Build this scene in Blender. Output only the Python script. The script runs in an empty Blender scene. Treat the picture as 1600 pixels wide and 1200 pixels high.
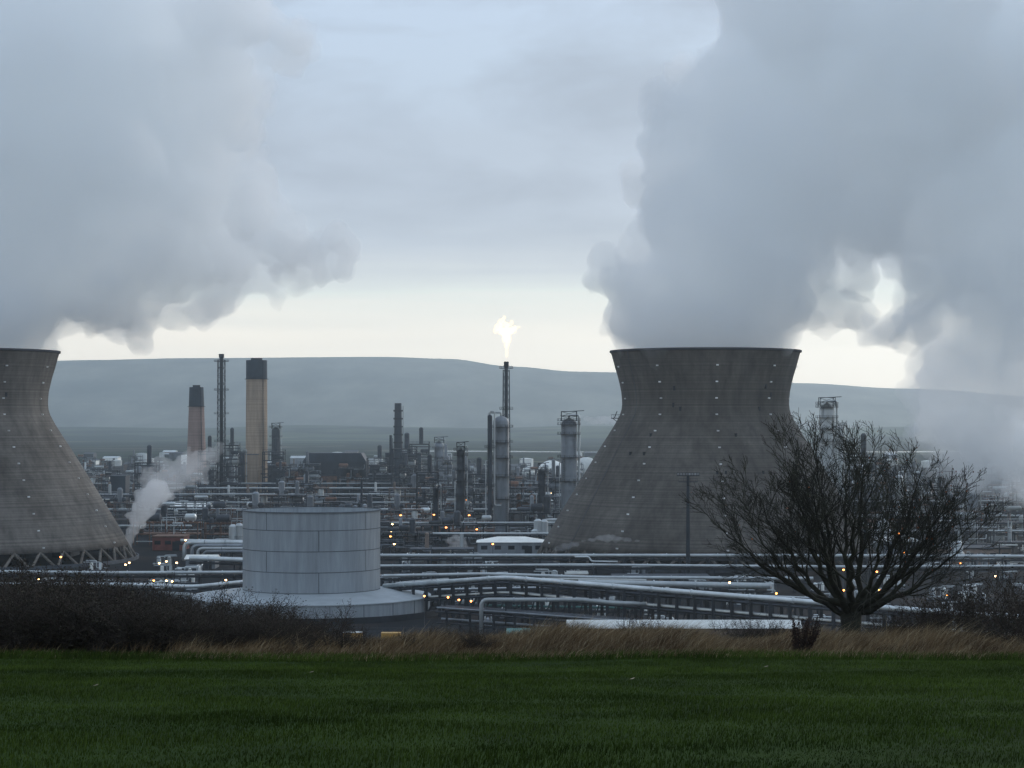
import bpy, math, random
import numpy as np
from mathutils import Vector, Matrix, noise
sc = bpy.context.scene
col = sc.collection
PI = math.pi
FPX = 3200.0          # focal length in units of a 1600-wide frame
CAMZ = 50.0           # camera height above the plant's ground
HY = 660.0            # row of the horizon

# ------------------------------------------------------------------ camera, sky, sun
cd = bpy.data.cameras.new('camera'); cam = bpy.data.objects.new('camera', cd); col.objects.link(cam)
cam.location = (0, 0, CAMZ); cam.rotation_euler = (PI/2, 0, 0)
cd.sensor_width = 36; cd.lens = 72; cd.shift_y = 0.0375; cd.clip_start = 0.5; cd.clip_end = 40000
sc.camera = cam
sc.view_settings.view_transform = 'Standard'; sc.view_settings.look = 'None'
sc.view_settings.exposure = 0.0; sc.view_settings.gamma = 1.0; sc.view_settings.use_curve_mapping = False
sc.cycles.use_denoising = True
sc.cycles.max_bounces = 22; sc.cycles.diffuse_bounces = 2; sc.cycles.glossy_bounces = 2
sc.cycles.transmission_bounces = 2; sc.cycles.volume_bounces = 20; sc.cycles.transparent_max_bounces = 8
sc.cycles.sample_clamp_indirect = 4.0

SUN_EL, SUN_AZ = math.radians(16), math.radians(42)     # azimuth measured from +Y towards +X
def s2l(c):
    return tuple(((v/255)/12.92 if v/255 <= .04045 else ((v/255+.055)/1.055)**2.4) for v in c)
world = bpy.data.worlds.new('World'); sc.world = world; world.use_nodes = True
nt = world.node_tree; nt.nodes.clear(); N = nt.nodes.new; L = nt.links.new
out = N('ShaderNodeOutputWorld'); bg = N('ShaderNodeBackground'); bg.inputs['Strength'].default_value = 0.1
sky = N('ShaderNodeTexSky'); sky.sky_type = 'NISHITA'; sky.sun_disc = False
sky.sun_elevation = SUN_EL; sky.sun_rotation = SUN_AZ; sky.dust_density = 3.0; sky.air_density = 1.5
tc = N('ShaderNodeTexCoord'); sep = N('ShaderNodeSeparateXYZ'); L(tc.outputs['Generated'], sep.inputs[0])
def wmath(op, a, b=None, clamp=False):
    n = N('ShaderNodeMath'); n.operation = op; n.use_clamp = clamp
    for i, v in enumerate((a, b)):
        if v is None: continue
        if isinstance(v, (int, float)): n.inputs[i].default_value = v
        else: L(v, n.inputs[i])
    return n.outputs[0]
mp = N('ShaderNodeMapping'); mp.inputs['Scale'].default_value = (9, 9, 26); L(tc.outputs['Generated'], mp.inputs[0])
nz = N('ShaderNodeTexNoise'); nz.inputs['Scale'].default_value = 1.0; nz.inputs['Detail'].default_value = 7; nz.inputs['Roughness'].default_value = .52
nz.inputs['Distortion'].default_value = .35
L(mp.outputs[0], nz.inputs['Vector'])
mp2 = N('ShaderNodeMapping'); mp2.inputs['Scale'].default_value = (5, 5, 90); L(tc.outputs['Generated'], mp2.inputs[0])
nz2 = N('ShaderNodeTexNoise'); nz2.inputs['Scale'].default_value = 1.0; nz2.inputs['Detail'].default_value = 4; L(mp2.outputs[0], nz2.inputs['Vector'])
# cloud layers follow the elevation with a wandering edge
el = wmath('ADD', sep.outputs['Z'], wmath('MULTIPLY', wmath('SUBTRACT', nz2.outputs['Fac'], .5), .018))
ramp = N('ShaderNodeValToRGB'); cr = ramp.color_ramp
# position = elevation (z of the direction) / 0.25 ; colours in tenths of display-linear light
stops = [(0.0, (1.80, 1.58, 1.27)), (.035, (1.78, 1.60, 1.32)), (.050, (1.36, 1.29, 1.13)), (.062, (1.04, 1.09, 1.02)), (.078, (.74, .80, .86)),
         (.092, (.60, .68, .79)), (.112, (.56, .645, .77)), (.135, (.54, .63, .76)), (.17, (.58, .70, .86)), (.25, (.60, .74, .95))]
while len(cr.elements) < len(stops): cr.elements.new(.5)
for e, (p, c) in zip(cr.elements, stops):
    e.position = p/.25; e.color = (*c, 1)
L(wmath('MULTIPLY', el, 4.0, True), ramp.inputs[0])
# darker grey cloud bodies in the upper layer
cl = N('ShaderNodeValToRGB'); cl.color_ramp.elements[0].position = .42; cl.color_ramp.elements[1].position = .66
L(nz.outputs['Fac'], cl.inputs[0])
up = wmath('MULTIPLY', wmath('SUBTRACT', sep.outputs['Z'], .068, False), 22, True)
cf = wmath('MULTIPLY', wmath('MULTIPLY', cl.outputs[0], up), .62)
mx = N('ShaderNodeMixRGB'); L(cf, mx.inputs[0]); L(ramp.outputs[0], mx.inputs[1]); mx.inputs[2].default_value = (.37, .43, .53, 1)
sc10 = N('ShaderNodeVectorMath'); sc10.operation = 'SCALE'; sc10.inputs['Scale'].default_value = 10; L(mx.outputs[0], sc10.inputs[0])
mx2 = N('ShaderNodeMixRGB'); mx2.inputs[0].default_value = .06; L(sc10.outputs[0], mx2.inputs[1]); L(sky.outputs[0], mx2.inputs[2])
L(mx2.outputs[0], bg.inputs['Color']); L(bg.outputs[0], out.inputs[0])

sd = bpy.data.lights.new('sun', 'SUN'); sd.energy = 1.2; sd.angle = math.radians(24); sd.color = (1, .95, .90)
sun = bpy.data.objects.new('sun', sd); col.objects.link(sun)
dirv = Vector((math.sin(SUN_AZ)*math.cos(SUN_EL), math.cos(SUN_AZ)*math.cos(SUN_EL), math.sin(SUN_EL)))
sun.rotation_euler = dirv.to_track_quat('Z', 'Y').to_euler()

# ------------------------------------------------------------------ helpers
def X(px, D): return (px-800)/FPX*D
def Z(py, D): return CAMZ-(py-HY)/FPX*D
def Dof(py, z=0.0): return (CAMZ-z)*FPX/(py-HY)

def tag(o, label=None, cat=None, group=None, kind=None):
    if label: o['label'] = label
    if cat: o['category'] = cat
    if group: o['group'] = group
    if kind: o['kind'] = kind
    return o
def empty(name, loc, rz=0, label=None, cat=None, group=None):
    o = bpy.data.objects.new(name, None); col.objects.link(o)
    o.location = loc; o.rotation_euler = (0, 0, rz); o.empty_display_size = .5
    return tag(o, label, cat, group)
def copy_tree(o, parent=None):
    c = o.copy(); col.objects.link(c); c.parent = parent
    for ch in list(o.children): copy_tree(ch, c)
    return c
def frame_of(d):
    d = d.normalized(); a = Vector((0, 0, 1)) if abs(d.z) < .9 else Vector((1, 0, 0))
    u = d.cross(a).normalized(); return u, d.cross(u).normalized()
class MB:
    def __init__(s): s.v = []; s.f = []; s.m = []; s.cur = 0
    def add(s, vs, fs):
        o = len(s.v); s.v += [tuple(p) for p in vs]; s.f += [tuple(i+o for i in f) for f in fs]; s.m += [s.cur]*len(fs)
    def box(s, x0, x1, y0, y1, z0, z1):
        s.add([(x0,y0,z0),(x1,y0,z0),(x1,y1,z0),(x0,y1,z0),(x0,y0,z1),(x1,y0,z1),(x1,y1,z1),(x0,y1,z1)],
              [(0,3,2,1),(4,5,6,7),(0,1,5,4),(1,2,6,5),(2,3,7,6),(3,0,4,7)])
    def bar(s, a, b, w, h=None):
        a, b = Vector(a), Vector(b); h = h or w
        if (b-a).length < 1e-5: return
        u, v = frame_of(b-a); u = u*w/2; v = v*h/2
        vs = [a-u-v, a+u-v, a+u+v, a-u+v, b-u-v, b+u-v, b+u+v, b-u+v]
        s.add(vs, [(0,3,2,1),(4,5,6,7),(0,1,5,4),(1,2,6,5),(2,3,7,6),(3,0,4,7)])
    def tube(s, pts, r, n=8, cap=True):
        pts = [Vector(p) for p in pts]; rs = r if isinstance(r, (list, tuple)) else [r]*len(pts)
        vs = []; u = None
        for i, p in enumerate(pts):
            d = (pts[min(i+1, len(pts)-1)]-pts[max(i-1, 0)])
            if d.length < 1e-7: d = Vector((0, 0, 1))
            d.normalize()
            if u is None: u, _ = frame_of(d)
            u = (u-d*u.dot(d))
            if u.length < 1e-4: u, _ = frame_of(d)
            u.normalize(); w = d.cross(u)
            for k in range(n):
                a = 2*PI*k/n; vs.append(p+(u*math.cos(a)+w*math.sin(a))*rs[i])
        fs = []
        for i in range(len(pts)-1):
            for k in range(n):
                fs.append((i*n+k, i*n+(k+1) % n, (i+1)*n+(k+1) % n, (i+1)*n+k))
        if cap and n > 3:
            fs.append(tuple(range(n-1, -1, -1))); fs.append(tuple(range((len(pts)-1)*n, len(pts)*n)))
        s.add(vs, fs)
    def pipe(s, pts, r, n=8, bend=None):   # path with rounded elbows
        pts = [Vector(p) for p in pts]; bend = bend or r*2.5; o = [pts[0]]
        for i in range(1, len(pts)-1):
            p = pts[i]; a = (pts[i-1]-p); b = (pts[i+1]-p); t = min(bend, a.length*.45, b.length*.45)
            a = p+a.normalized()*t; b = p+b.normalized()*t
            for k in range(5):
                q = k/4; o.append(a*(1-q)**2+p*2*q*(1-q)+b*q*q)
        o.append(pts[-1]); s.tube(o, r, n)
    def lathe(s, prof, n=24, c=(0, 0), cap=False, a0=0):
        vs = []; m = len(prof)
        for k in range(n):
            a = 2*PI*k/n+a0
            for r, z in prof: vs.append((c[0]+r*math.cos(a), c[1]+r*math.sin(a), z))
        fs = [(k*m+i, ((k+1) % n)*m+i, ((k+1) % n)*m+i+1, k*m+i+1) for k in range(n) for i in range(m-1)]
        if cap:
            fs.append(tuple(k*m for k in range(n-1, -1, -1))); fs.append(tuple(k*m+m-1 for k in range(n)))
        s.add(vs, fs)
    def build(s, name, mats, parent=None, smooth=False, loc=None):
        me = bpy.data.meshes.new(name); me.from_pydata(s.v, [], s.f)
        mats = mats if isinstance(mats, (list, tuple)) else [mats]
        for m in mats: me.materials.append(m)
        if len(mats) > 1: me.polygons.foreach_set('material_index', s.m)
        if smooth:
            me.polygons.foreach_set('use_smooth', [True]*len(me.polygons))
            if smooth == 'auto': me.set_sharp_from_angle(angle=math.radians(40))
        me.update()
        o = bpy.data.objects.new(name, me); col.objects.link(o)
        if parent: o.parent = parent
        if loc: o.location = loc
        return o
def ordn(i):
    w = ['first','second','third','fourth','fifth','sixth','seventh','eighth','ninth','tenth','eleventh','twelfth','thirteenth','fourteenth',
         'fifteenth','sixteenth','seventeenth','eighteenth','nineteenth','twentieth']
    t = {20: 'twenty', 30: 'thirty', 40: 'forty', 50: 'fifty', 60: 'sixty', 70: 'seventy', 80: 'eighty', 90: 'ninety'}
    if i < 20: return w[i]
    i += 1; a = i//10*10; b = i % 10
    return (t[a]+'-'+w[b-1]) if b else t[a][:-1]+'ieth'

# ------------------------------------------------------------------ materials
def mat(name, c, rough=.7, metal=0.0, var=.25, scale=.35, bump=.0, streak=False, isl=False, c2=None, spec=.4, zband=None, mottle=None):
    m = bpy.data.materials.new(name); m.use_nodes = True; t = m.node_tree; N = t.nodes.new; L = t.links.new
    b = t.nodes['Principled BSDF']; b.inputs['Roughness'].default_value = rough; b.inputs['Metallic'].default_value = metal
    b.inputs['Specular IOR Level'].default_value = spec
    tc = N('ShaderNodeTexCoord'); mp = N('ShaderNodeMapping'); L(tc.outputs['Object'], mp.inputs[0])
    oi = N('ShaderNodeObjectInfo'); sv = N('ShaderNodeVectorMath'); sv.operation = 'SCALE'; sv.inputs['Scale'].default_value = 37
    cx = N('ShaderNodeCombineXYZ'); L(oi.outputs['Random'], cx.inputs[0]); L(oi.outputs['Random'], cx.inputs[1]); L(cx.outputs[0], sv.inputs[0]); L(sv.outputs[0], mp.inputs['Location'])
    mp.inputs['Scale'].default_value = (scale, scale, scale*(.22 if streak else 1))
    n = N('ShaderNodeTexNoise'); n.inputs['Scale'].default_value = 1; n.inputs['Detail'].default_value = 6; n.inputs['Roughness'].default_value = .62
    L(mp.outputs[0], n.inputs['Vector'])
    r = N('ShaderNodeValToRGB'); r.color_ramp.elements[0].position = .3; r.color_ramp.elements[1].position = .72
    L(n.outputs['Fac'], r.inputs[0])
    ca = tuple(max(0, v*(1-var)) for v in c); cb = tuple(min(1, v*(1+var)) for v in (c2 or c))
    r.color_ramp.elements[0].color = (*ca, 1); r.color_ramp.elements[1].color = (*cb, 1)
    src = r.outputs[0]
    if isl:
        g = N('ShaderNodeNewGeometry'); hs = N('ShaderNodeHueSaturation')
        mr = N('ShaderNodeMapRange'); mr.inputs['To Min'].default_value = .55; mr.inputs['To Max'].default_value = 1.5
        L(g.outputs['Random Per Island'], mr.inputs[0]); L(mr.outputs[0], hs.inputs['Value']); L(src, hs.inputs['Color']); src = hs.outputs[0]
    else:
        hs = N('ShaderNodeHueSaturation'); mr = N('ShaderNodeMapRange'); mr.inputs['To Min'].default_value = .68; mr.inputs['To Max'].default_value = 1.28
        L(oi.outputs['Random'], mr.inputs[0]); L(mr.outputs[0], hs.inputs['Value']); L(src, hs.inputs['Color']); src = hs.outputs[0]
    if mottle:
        mq = N('ShaderNodeMapping'); mq.inputs['Scale'].default_value = mottle[0]; L(tc.outputs['Object'], mq.inputs[0])
        nq = N('ShaderNodeTexNoise'); nq.inputs['Scale'].default_value = 1; nq.inputs['Detail'].default_value = 5; nq.inputs['Roughness'].default_value = .7; L(mq.outputs[0], nq.inputs['Vector'])
        rq = N('ShaderNodeMapRange'); rq.inputs['From Min'].default_value = .3; rq.inputs['From Max'].default_value = .7; rq.inputs['To Min'].default_value = 1-mottle[1]; rq.inputs['To Max'].default_value = 1+mottle[1]; L(nq.outputs['Fac'], rq.inputs[0])
        hq = N('ShaderNodeHueSaturation'); L(rq.outputs[0], hq.inputs['Value']); L(src, hq.inputs['Color']); src = hq.outputs[0]
    if zband:   # lift lines / board marks round a shell: (spacing m, strength)
        sp = N('ShaderNodeSeparateXYZ'); L(tc.outputs['Object'], sp.inputs[0])
        nm = N('ShaderNodeTexNoise'); nm.noise_dimensions = '1D'; nm.inputs['Scale'].default_value = 1.0; nm.inputs['Detail'].default_value = 3
        ml = N('ShaderNodeMath'); ml.operation = 'MULTIPLY'; ml.inputs[1].default_value = 1/zband[0]; L(sp.outputs[2], ml.inputs[0]); L(ml.outputs[0], nm.inputs['W'])
        rr = N('ShaderNodeMapRange'); rr.inputs['From Min'].default_value = .3; rr.inputs['From Max'].default_value = .7
        rr.inputs['To Min'].default_value = 1-zband[1]; rr.inputs['To Max'].default_value = 1+zband[1]; L(nm.outputs['Fac'], rr.inputs[0])
        h2 = N('ShaderNodeHueSaturation'); L(rr.outputs[0], h2.inputs['Value']); L(src, h2.inputs['Color']); src = h2.outputs[0]
    L(src, b.inputs['Base Color'])
    if bump:
        bp = N('ShaderNodeBump'); bp.inputs['Strength'].default_value = bump; bp.inputs['Distance'].default_value = .3
        L(n.outputs['Fac'], bp.inputs['Height']); L(bp.outputs[0], b.inputs['Normal'])
    return m
def volmat(name, color, dens, aniso=0.0, emis=None, es=0):
    m = bpy.data.materials.new(name); m.use_nodes = True; t = m.node_tree; t.nodes.clear()
    o = t.nodes.new('ShaderNodeOutputMaterial'); v = t.nodes.new('ShaderNodeVolumePrincipled')
    v.inputs['Color'].default_value = (*color, 1); v.inputs['Density'].default_value = dens; v.inputs['Anisotropy'].default_value = aniso
    if emis: v.inputs['Emission Color'].default_value = (*emis, 1); v.inputs['Emission Strength'].default_value = es
    t.links.new(v.outputs[0], o.inputs['Volume']); m.cycles.homogeneous_volume = True
    return m
def emat(name, c, s, sample='NONE'):
    m = bpy.data.materials.new(name); m.use_nodes = True; t = m.node_tree; b = t.nodes['Principled BSDF']
    b.inputs['Base Color'].default_value = (.1, .1, .1, 1); b.inputs['Emission Color'].default_value = (*c, 1); b.inputs['Emission Strength'].default_value = s
    m.cycles.emission_sampling = sample
    return m
M = {}
M['shell'] = mat('tower_concrete', (.106, .092, .078), .9, var=.26, scale=.05, c2=(.128, .116, .102), zband=(.62, .24), mottle=((.28, .28, .03), .38), bump=.2)
M['rim'] = mat('tower_rim', (.035, .036, .045), .8)
M['plate'] = mat('fixing_white', (.75, .76, .76), .5, var=.1)
M['tank'] = mat('tank_paint', (.27, .305, .33), .55, var=.12, scale=.12, streak=True, mottle=((.8, .8, .07), .2))
M['tankroof'] = mat('tank_roof_paint', (.29, .325, .345), .55, var=.15, scale=.2)
M['seam'] = mat('seam_dark', (.085, .10, .115), .8)
M['steel'] = mat('galvanised_steel', (.21, .235, .26), .5, .3, var=.3, scale=.3, streak=True)
M['lsteel'] = mat('pale_cladding', (.50, .54, .55), .42, .35, var=.2, scale=.2, streak=True)
M['dsteel'] = mat('dark_steelwork', (.018, .023, .031), .7, .1, var=.4, scale=.4)
M['msteel'] = mat('grey_steelwork', (.055, .064, .077), .7, .1, var=.4, scale=.4)
M['rust'] = mat('rusty_steel', (.17, .095, .065), .85, var=.45, scale=.5)
M['brown'] = mat('brown_cladding', (.13, .10, .085), .8, var=.3)
M['white'] = mat('white_paint', (.76, .78, .74), .55, var=.12, scale=.3)
M['dblue'] = mat('dark_cladding', (.018, .026, .038), .6, var=.35, scale=.15, streak=True)
M['brick'] = mat('chimney_brick', (.28, .215, .155), .9, var=.2, scale=.15, streak=True, zband=(1.2, .12), mottle=((.35, .35, .03), .22))
M['pbrick'] = mat('chimney_brick_pink', (.30, .215, .185), .9, var=.2, scale=.15, streak=True, zband=(1.2, .12), mottle=((.35, .35, .03), .22))
M['band'] = mat('chimney_black', (.022, .032, .045), .8, var=.3)
M['redbrick'] = mat('red_brick', (.22, .085, .07), .9, var=.3, scale=.4)
M['tanbrick'] = mat('tan_brick', (.23, .18, .15), .9, var=.25, scale=.4)
M['glass'] = mat('window_dark', (.03, .035, .045), .2)
M['teal'] = mat('teal_sheet', (.06, .17, .16), .6, var=.25)
M['yellow'] = mat('yellow_paint', (.42, .24, .05), .6, var=.35, scale=.6)
M['bark'] = mat('bark', (.021, .019, .016), .95, var=.4, scale=3, c2=(.034, .036, .024), bump=.4)
M['twig'] = mat('bush_twig', (.040, .030, .024), .95, var=.5, scale=2, isl=True)
M['leafd'] = mat('bush_leaf', (.020, .026, .012), .8, var=.5, scale=1.5, isl=True, c2=(.034, .026, .014))
M['leafr'] = mat('rust_leaf', (.20, .06, .015), .8, var=.4, isl=True)
M['dry'] = mat('dry_grass', (.085, .045, .026), .9, var=.5, scale=.6, isl=True, c2=(.165, .115, .060), spec=.1, mottle=((.9, .9, .9), .35))
M['straw'] = mat('pale_straw', (.30, .235, .14), .9, var=.3, scale=.5, isl=True)
M['turf'] = mat('turf_blade', (.034, .058, .012), .8, var=.45, scale=.18, isl=True, c2=(.050, .076, .014), spec=0, mottle=((.9, .35, 1), .35))
M['seedhead'] = mat('dark_seedhead', (.035, .018, .013), .95, var=.5, scale=3, isl=True)
M['lamp_o'] = emat('sodium_lamp', (1, .33, .07), 13)
M['lamp_w'] = emat('white_lamp', (1, .62, .27), 14)

# ------------------------------------------------------------------ terrain
PROF = [(-200, 62), (-40, 52), (0, 48.3), (50, 44.25), (66, 42.9), (90, 39.6), (120, 35.4), (200, 24.5), (300, 13), (400, 4.6), (450, 1), (470, 0), (5200, 0), (9000, 0)]
def gz(x, d):
    for (a, za), (b, zb) in zip(PROF, PROF[1:]):
        if a <= d <= b:
            t = (d-a)/(b-a); z = za+(zb-za)*t; break
    else: z = 0
    if 52 < d < 450: z += 1.2*noise.noise(Vector((x*.02, d*.02, 3)))*min(1, (d-52)/60)*min(1, (450-d)/60)
    if -10 < d < 60: z += .10*noise.noise(Vector((x*.12, d*.10, 0)))
    return z
def ground():
    ds = [-200, -60, -10, 0]+[4+i*2 for i in range(35)]+[80, 90, 105, 120, 140, 160, 180, 200, 230, 260, 300, 340, 380, 400, 425, 450, 470, 600, 1000, 2000, 3500, 5200, 9000]
    xs = [-6000, -2500, -900, -400, -200, -120, -80, -50]+[-40+i*2 for i in range(41)]+[50, 80, 120, 200, 400, 900, 2500, 6000]
    vs = [(x, d, gz(x, d)) for d in ds for x in xs]; w = len(xs)
    fs = [(j*w+i, j*w+i+1, (j+1)*w+i+1, (j+1)*w+i) for j in range(len(ds)-1) for i in range(w-1)]
    b = MB(); b.add(vs, fs)
    m = bpy.data.materials.new('ground_mix'); m.use_nodes = True; t = m.node_tree; N = t.nodes.new; L = t.links.new
    p = t.nodes['Principled BSDF']; p.inputs['Roughness'].default_value = .95; p.inputs['Specular IOR Level'].default_value = .03
    tc = N('ShaderNodeTexCoord'); sp = N('ShaderNodeSeparateXYZ'); L(tc.outputs['Object'], sp.inputs[0])
    def nse(s, det=5, rgh=.6, sc3=None):
        n = N('ShaderNodeTexNoise'); n.inputs['Scale'].default_value = s; n.inputs['Detail'].default_value = det; n.inputs['Roughness'].default_value = rgh
        if sc3:
            mp = N('ShaderNodeMapping'); mp.inputs['Scale'].default_value = sc3; L(tc.outputs['Object'], mp.inputs[0]); L(mp.outputs[0], n.inputs['Vector'])
        else: L(tc.outputs['Object'], n.inputs['Vector'])
        return n.outputs['Fac']
    def rmp(f, st):
        r = N('ShaderNodeValToRGB')
        while len(r.color_ramp.elements) < len(st): r.color_ramp.elements.new(.5)
        for e, (q, c) in zip(r.color_ramp.elements, st): e.position = q; e.color = (*c, 1)
        L(f, r.inputs[0]); return r.outputs[0]
    def stp(a, b_):
        mr = N('ShaderNodeMapRange'); mr.inputs['From Min'].default_value = a; mr.inputs['From Max'].default_value = b_; L(sp.outputs[1], mr.inputs[0]); return mr.outputs[0]
    def mix(f, a, b_):
        x = N('ShaderNodeMixRGB'); L(f, x.inputs[0]); L(a, x.inputs[1]); L(b_, x.inputs[2]); return x.outputs[0]
    lawn = rmp(nse(.5, 8, .7, (1, .45, 1)), [(.3, (.012, .024, .006)), (.55, (.024, .046, .009)), (.75, (.036, .060, .012))])
    rough = rmp(nse(.3, 8, .7), [(.3, (.03, .026, .014)), (.5, (.075, .055, .03)), (.7, (.05, .045, .02))])
    yard = rmp(nse(.03, 9, .75), [(.3, (.018, .022, .026)), (.5, (.020, .022, .025)), (.62, (.042, .034, .031)), (.74, (.07, .07, .07))])
    vo = N('ShaderNodeTexVoronoi'); vo.inputs['Scale'].default_value = .0042; L(tc.outputs['Object'], vo.inputs['Vector'])
    hs = N('ShaderNodeSeparateColor'); L(vo.outputs['Color'], hs.inputs[0])
    fields = rmp(hs.outputs[0], [(0, (.012, .022, .018)), (.35, (.03, .045, .022)), (.6, (.05, .066, .044)), (.85, (.014, .022, .020)), (1, (.20, .18, .12))])
    wood = rmp(nse(.004, 6, .6), [(.45, (0, 0, 0)), (.55, (1, 1, 1))])
    dk = N('ShaderNodeRGB'); dk.outputs[0].default_value = (.012, .020, .017, 1)
    fields = mix(wood, fields, dk.outputs[0])
    c = mix(stp(49.3, 51), lawn, rough); c = mix(stp(430, 480), c, yard); c = mix(stp(2300, 2700), c, fields)
    L(c, p.inputs['Base Color'])
    bp = N('ShaderNodeBump'); bp.inputs['Strength'].default_value = .5; bp.inputs['Distance'].default_value = .12; L(nse(3, 6, .7), bp.inputs['Height']); L(bp.outputs[0], p.inputs['Normal'])
    tag(b.build('ground', m, smooth=True), 'plant yard, grassy slope and far flat fields', None, kind='structure')
ground()

def hill(name, prof, D0, Dt, D1, amp, mt, label, seed):
    # prof: [(px, py)] skyline at distance Dt
    def sky_y(px):
        for (a, ya), (b, yb) in zip(prof, prof[1:]):
            if a <= px <= b:
                t = (px-a)/(b-a); t = t*t*(3-2*t); return ya+(yb-ya)*t
        return prof[-1][1] if px > prof[-1][0] else prof[0][1]
    nx, nd = 150, 60; vs = []
    for j in range(nd+1):
        t = j/nd
        d = D0+(D1-D0)*t
        for i in range(nx+1):
            px = -500+2600*i/nx
            x = X(px, Dt)*(.75+.25*d/Dt)
            top = Z(sky_y(px), Dt)
            s = (d-D0)/(Dt-D0) if d <= Dt else 1-(d-Dt)/(D1-Dt)
            s = max(0, min(1, s)); s = s*s*(3-2*s)
            z = -3+(top+3)*s
            n = noise.fractal(Vector((x*.0008+seed, d*.0005, seed)), 1.0, 2.1, 5)
            z += amp*n*(1-abs(2*s-1))
            vs.append((x, d, z))
    fs = [(j*(nx+1)+i, j*(nx+1)+i+1, (j+1)*(nx+1)+i+1, (j+1)*(nx+1)+i) for j in range(nd) for i in range(nx)]
    b = MB(); b.add(vs, fs)
    tag(b.build(name, mt, smooth=True), label, None, kind='structure')
moor = mat('moorland', (.095, .11, .105), .95, var=.45, scale=.0016, c2=(.19, .18, .14), bump=0, spec=.05, mottle=((.004, .0011, .006), .5))
def farmland():
    m = mat('wooded_fields', (.022, .034, .028), .95, var=.5, scale=.0025, c2=(.05, .065, .035), spec=.05); t = m.node_tree; N = t.nodes.new; L = t.links.new
    b = t.nodes['Principled BSDF']; src = b.inputs['Base Color'].links[0].from_socket
    tc = N('ShaderNodeTexCoord'); mp = N('ShaderNodeMapping'); mp.inputs['Scale'].default_value = (.0030, .0016, 0); L(tc.outputs['Object'], mp.inputs[0])
    v = N('ShaderNodeTexVoronoi'); v.inputs['Scale'].default_value = 1; L(mp.outputs[0], v.inputs['Vector']); sc_ = N('ShaderNodeSeparateColor'); L(v.outputs['Color'], sc_.inputs[0])
    r = N('ShaderNodeValToRGB'); r.color_ramp.interpolation = 'CONSTANT'
    while len(r.color_ramp.elements) < 5: r.color_ramp.elements.new(.5)
    for e, (q, c) in zip(r.color_ramp.elements, [(0, (.012, .02, .02)), (.4, (.028, .04, .038)), (.65, (.012, .018, .02)), (.8, (.06, .078, .058)), (.94, (.15, .14, .09))]): e.position = q; e.color = (*c, 1)
    L(sc_.outputs[0], r.inputs[0]); n = N('ShaderNodeTexNoise'); n.inputs['Scale'].default_value = .0022; n.inputs['Detail'].default_value = 6; L(tc.outputs['Object'], n.inputs['Vector'])
    k = N('ShaderNodeValToRGB'); k.color_ramp.elements[0].position = .47; k.color_ramp.elements[1].position = .53; L(n.outputs['Fac'], k.inputs[0])
    x = N('ShaderNodeMixRGB'); L(k.outputs[0], x.inputs[0]); L(r.outputs[0], x.inputs[1]); L(src, x.inputs[2]); L(x.outputs[0], b.inputs['Base Color']); return m
wood = farmland()
hill('hills', [(-500, 575), (0, 567), (145, 563), (300, 560), (600, 558), (700, 561), (800, 573), (900, 581), (960, 582), (1100, 591), (1250, 599), (1400, 607), (1700, 625), (2100, 640)],
     8600, 11800, 12900, 40, moor, 'long smooth moorland hills fading into haze on the horizon', 1.3)
hill('wooded_ridge', [(-500, 668), (145, 667), (300, 669), (480, 664), (620, 667), (760, 669), (900, 665), (1100, 668), (1300, 668), (1500, 666), (2100, 668)],
     5000, 7600, 8300, 10, wood, 'low dark wooded farmland below the moorland hills', 5.1)
wm = bpy.data.materials.new('estuary_water'); wm.use_nodes = True
wb = wm.node_tree.nodes['Principled BSDF']; wb.inputs['Base Color'].default_value = (.10, .12, .13, 1); wb.inputs['Roughness'].default_value = .12
b = MB(); pts = []
for i in range(41):
    x = -150+34*i; pts.append((x, 3420+120*noise.noise(Vector((x*.004, 0, 1))), .5))
for i in range(41):
    x = -150+34*i; pts.append((x, 3560+160*noise.noise(Vector((x*.004, 4, 1))), .5))
b.add(pts, [(i, i+1, 42+i, 41+i) for i in range(40)])
tag(b.build('water', wm), 'pale strip of estuary water beyond the plant', None, kind='structure')

# ------------------------------------------------------------------ foreground vegetation (meshes from numpy)
def np_mesh(name, V, F, m, parent=None):
    me = bpy.data.meshes.new(name); nf, k = F.shape
    me.vertices.add(len(V)); me.vertices.foreach_set('co', V.astype(np.float32).ravel())
    me.loops.add(nf*k); me.loops.foreach_set('vertex_index', F.astype(np.int32).ravel())
    me.polygons.add(nf); me.polygons.foreach_set('loop_start', np.arange(0, nf*k, k, dtype=np.int32))
    me.update(calc_edges=True); me.validate(); me.materials.append(m)
    o = bpy.data.objects.new(name, me); col.objects.link(o)
    if parent: o.parent = parent
    return o
R = np.random.default_rng(7)
def gzv(x, d): return np.array([gz(float(a), float(c)) for a, c in zip(x, d)])
def blades(n, xf, df, h, w, lean, tilt):
    d = df(n); x = xf(n, d); z = gzv(x, d); H = h(n, x, d); a = R.uniform(0, 2*PI, n)
    lx = lean*H*R.uniform(.3, 1.3, n)+R.normal(0, tilt, n)*H; ly = R.normal(0, tilt, n)*H
    W = w*R.uniform(.7, 1.4, n); cx, cy = np.cos(a)*W, np.sin(a)*W
    V = np.empty((n, 5, 3)); 
    V[:, 0] = np.stack([x-cx, d-cy, z-.02], 1); V[:, 1] = np.stack([x+cx, d+cy, z-.02], 1)
    V[:, 2] = np.stack([x+cx*.7+lx*.4, d+cy*.7+ly*.4, z+H*.6], 1); V[:, 3] = np.stack([x-cx*.7+lx*.4, d-cy*.7+ly*.4, z+H*.6], 1)
    V[:, 4] = np.stack([x+lx, d+ly, z+H], 1)
    i = np.arange(n)[:, None]*5
    F = np.concatenate([i+np.array([[0, 1, 2]]), i+np.array([[0, 2, 3]]), i+np.array([[3, 2, 4]])])
    return V.reshape(-1, 3), F
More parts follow.
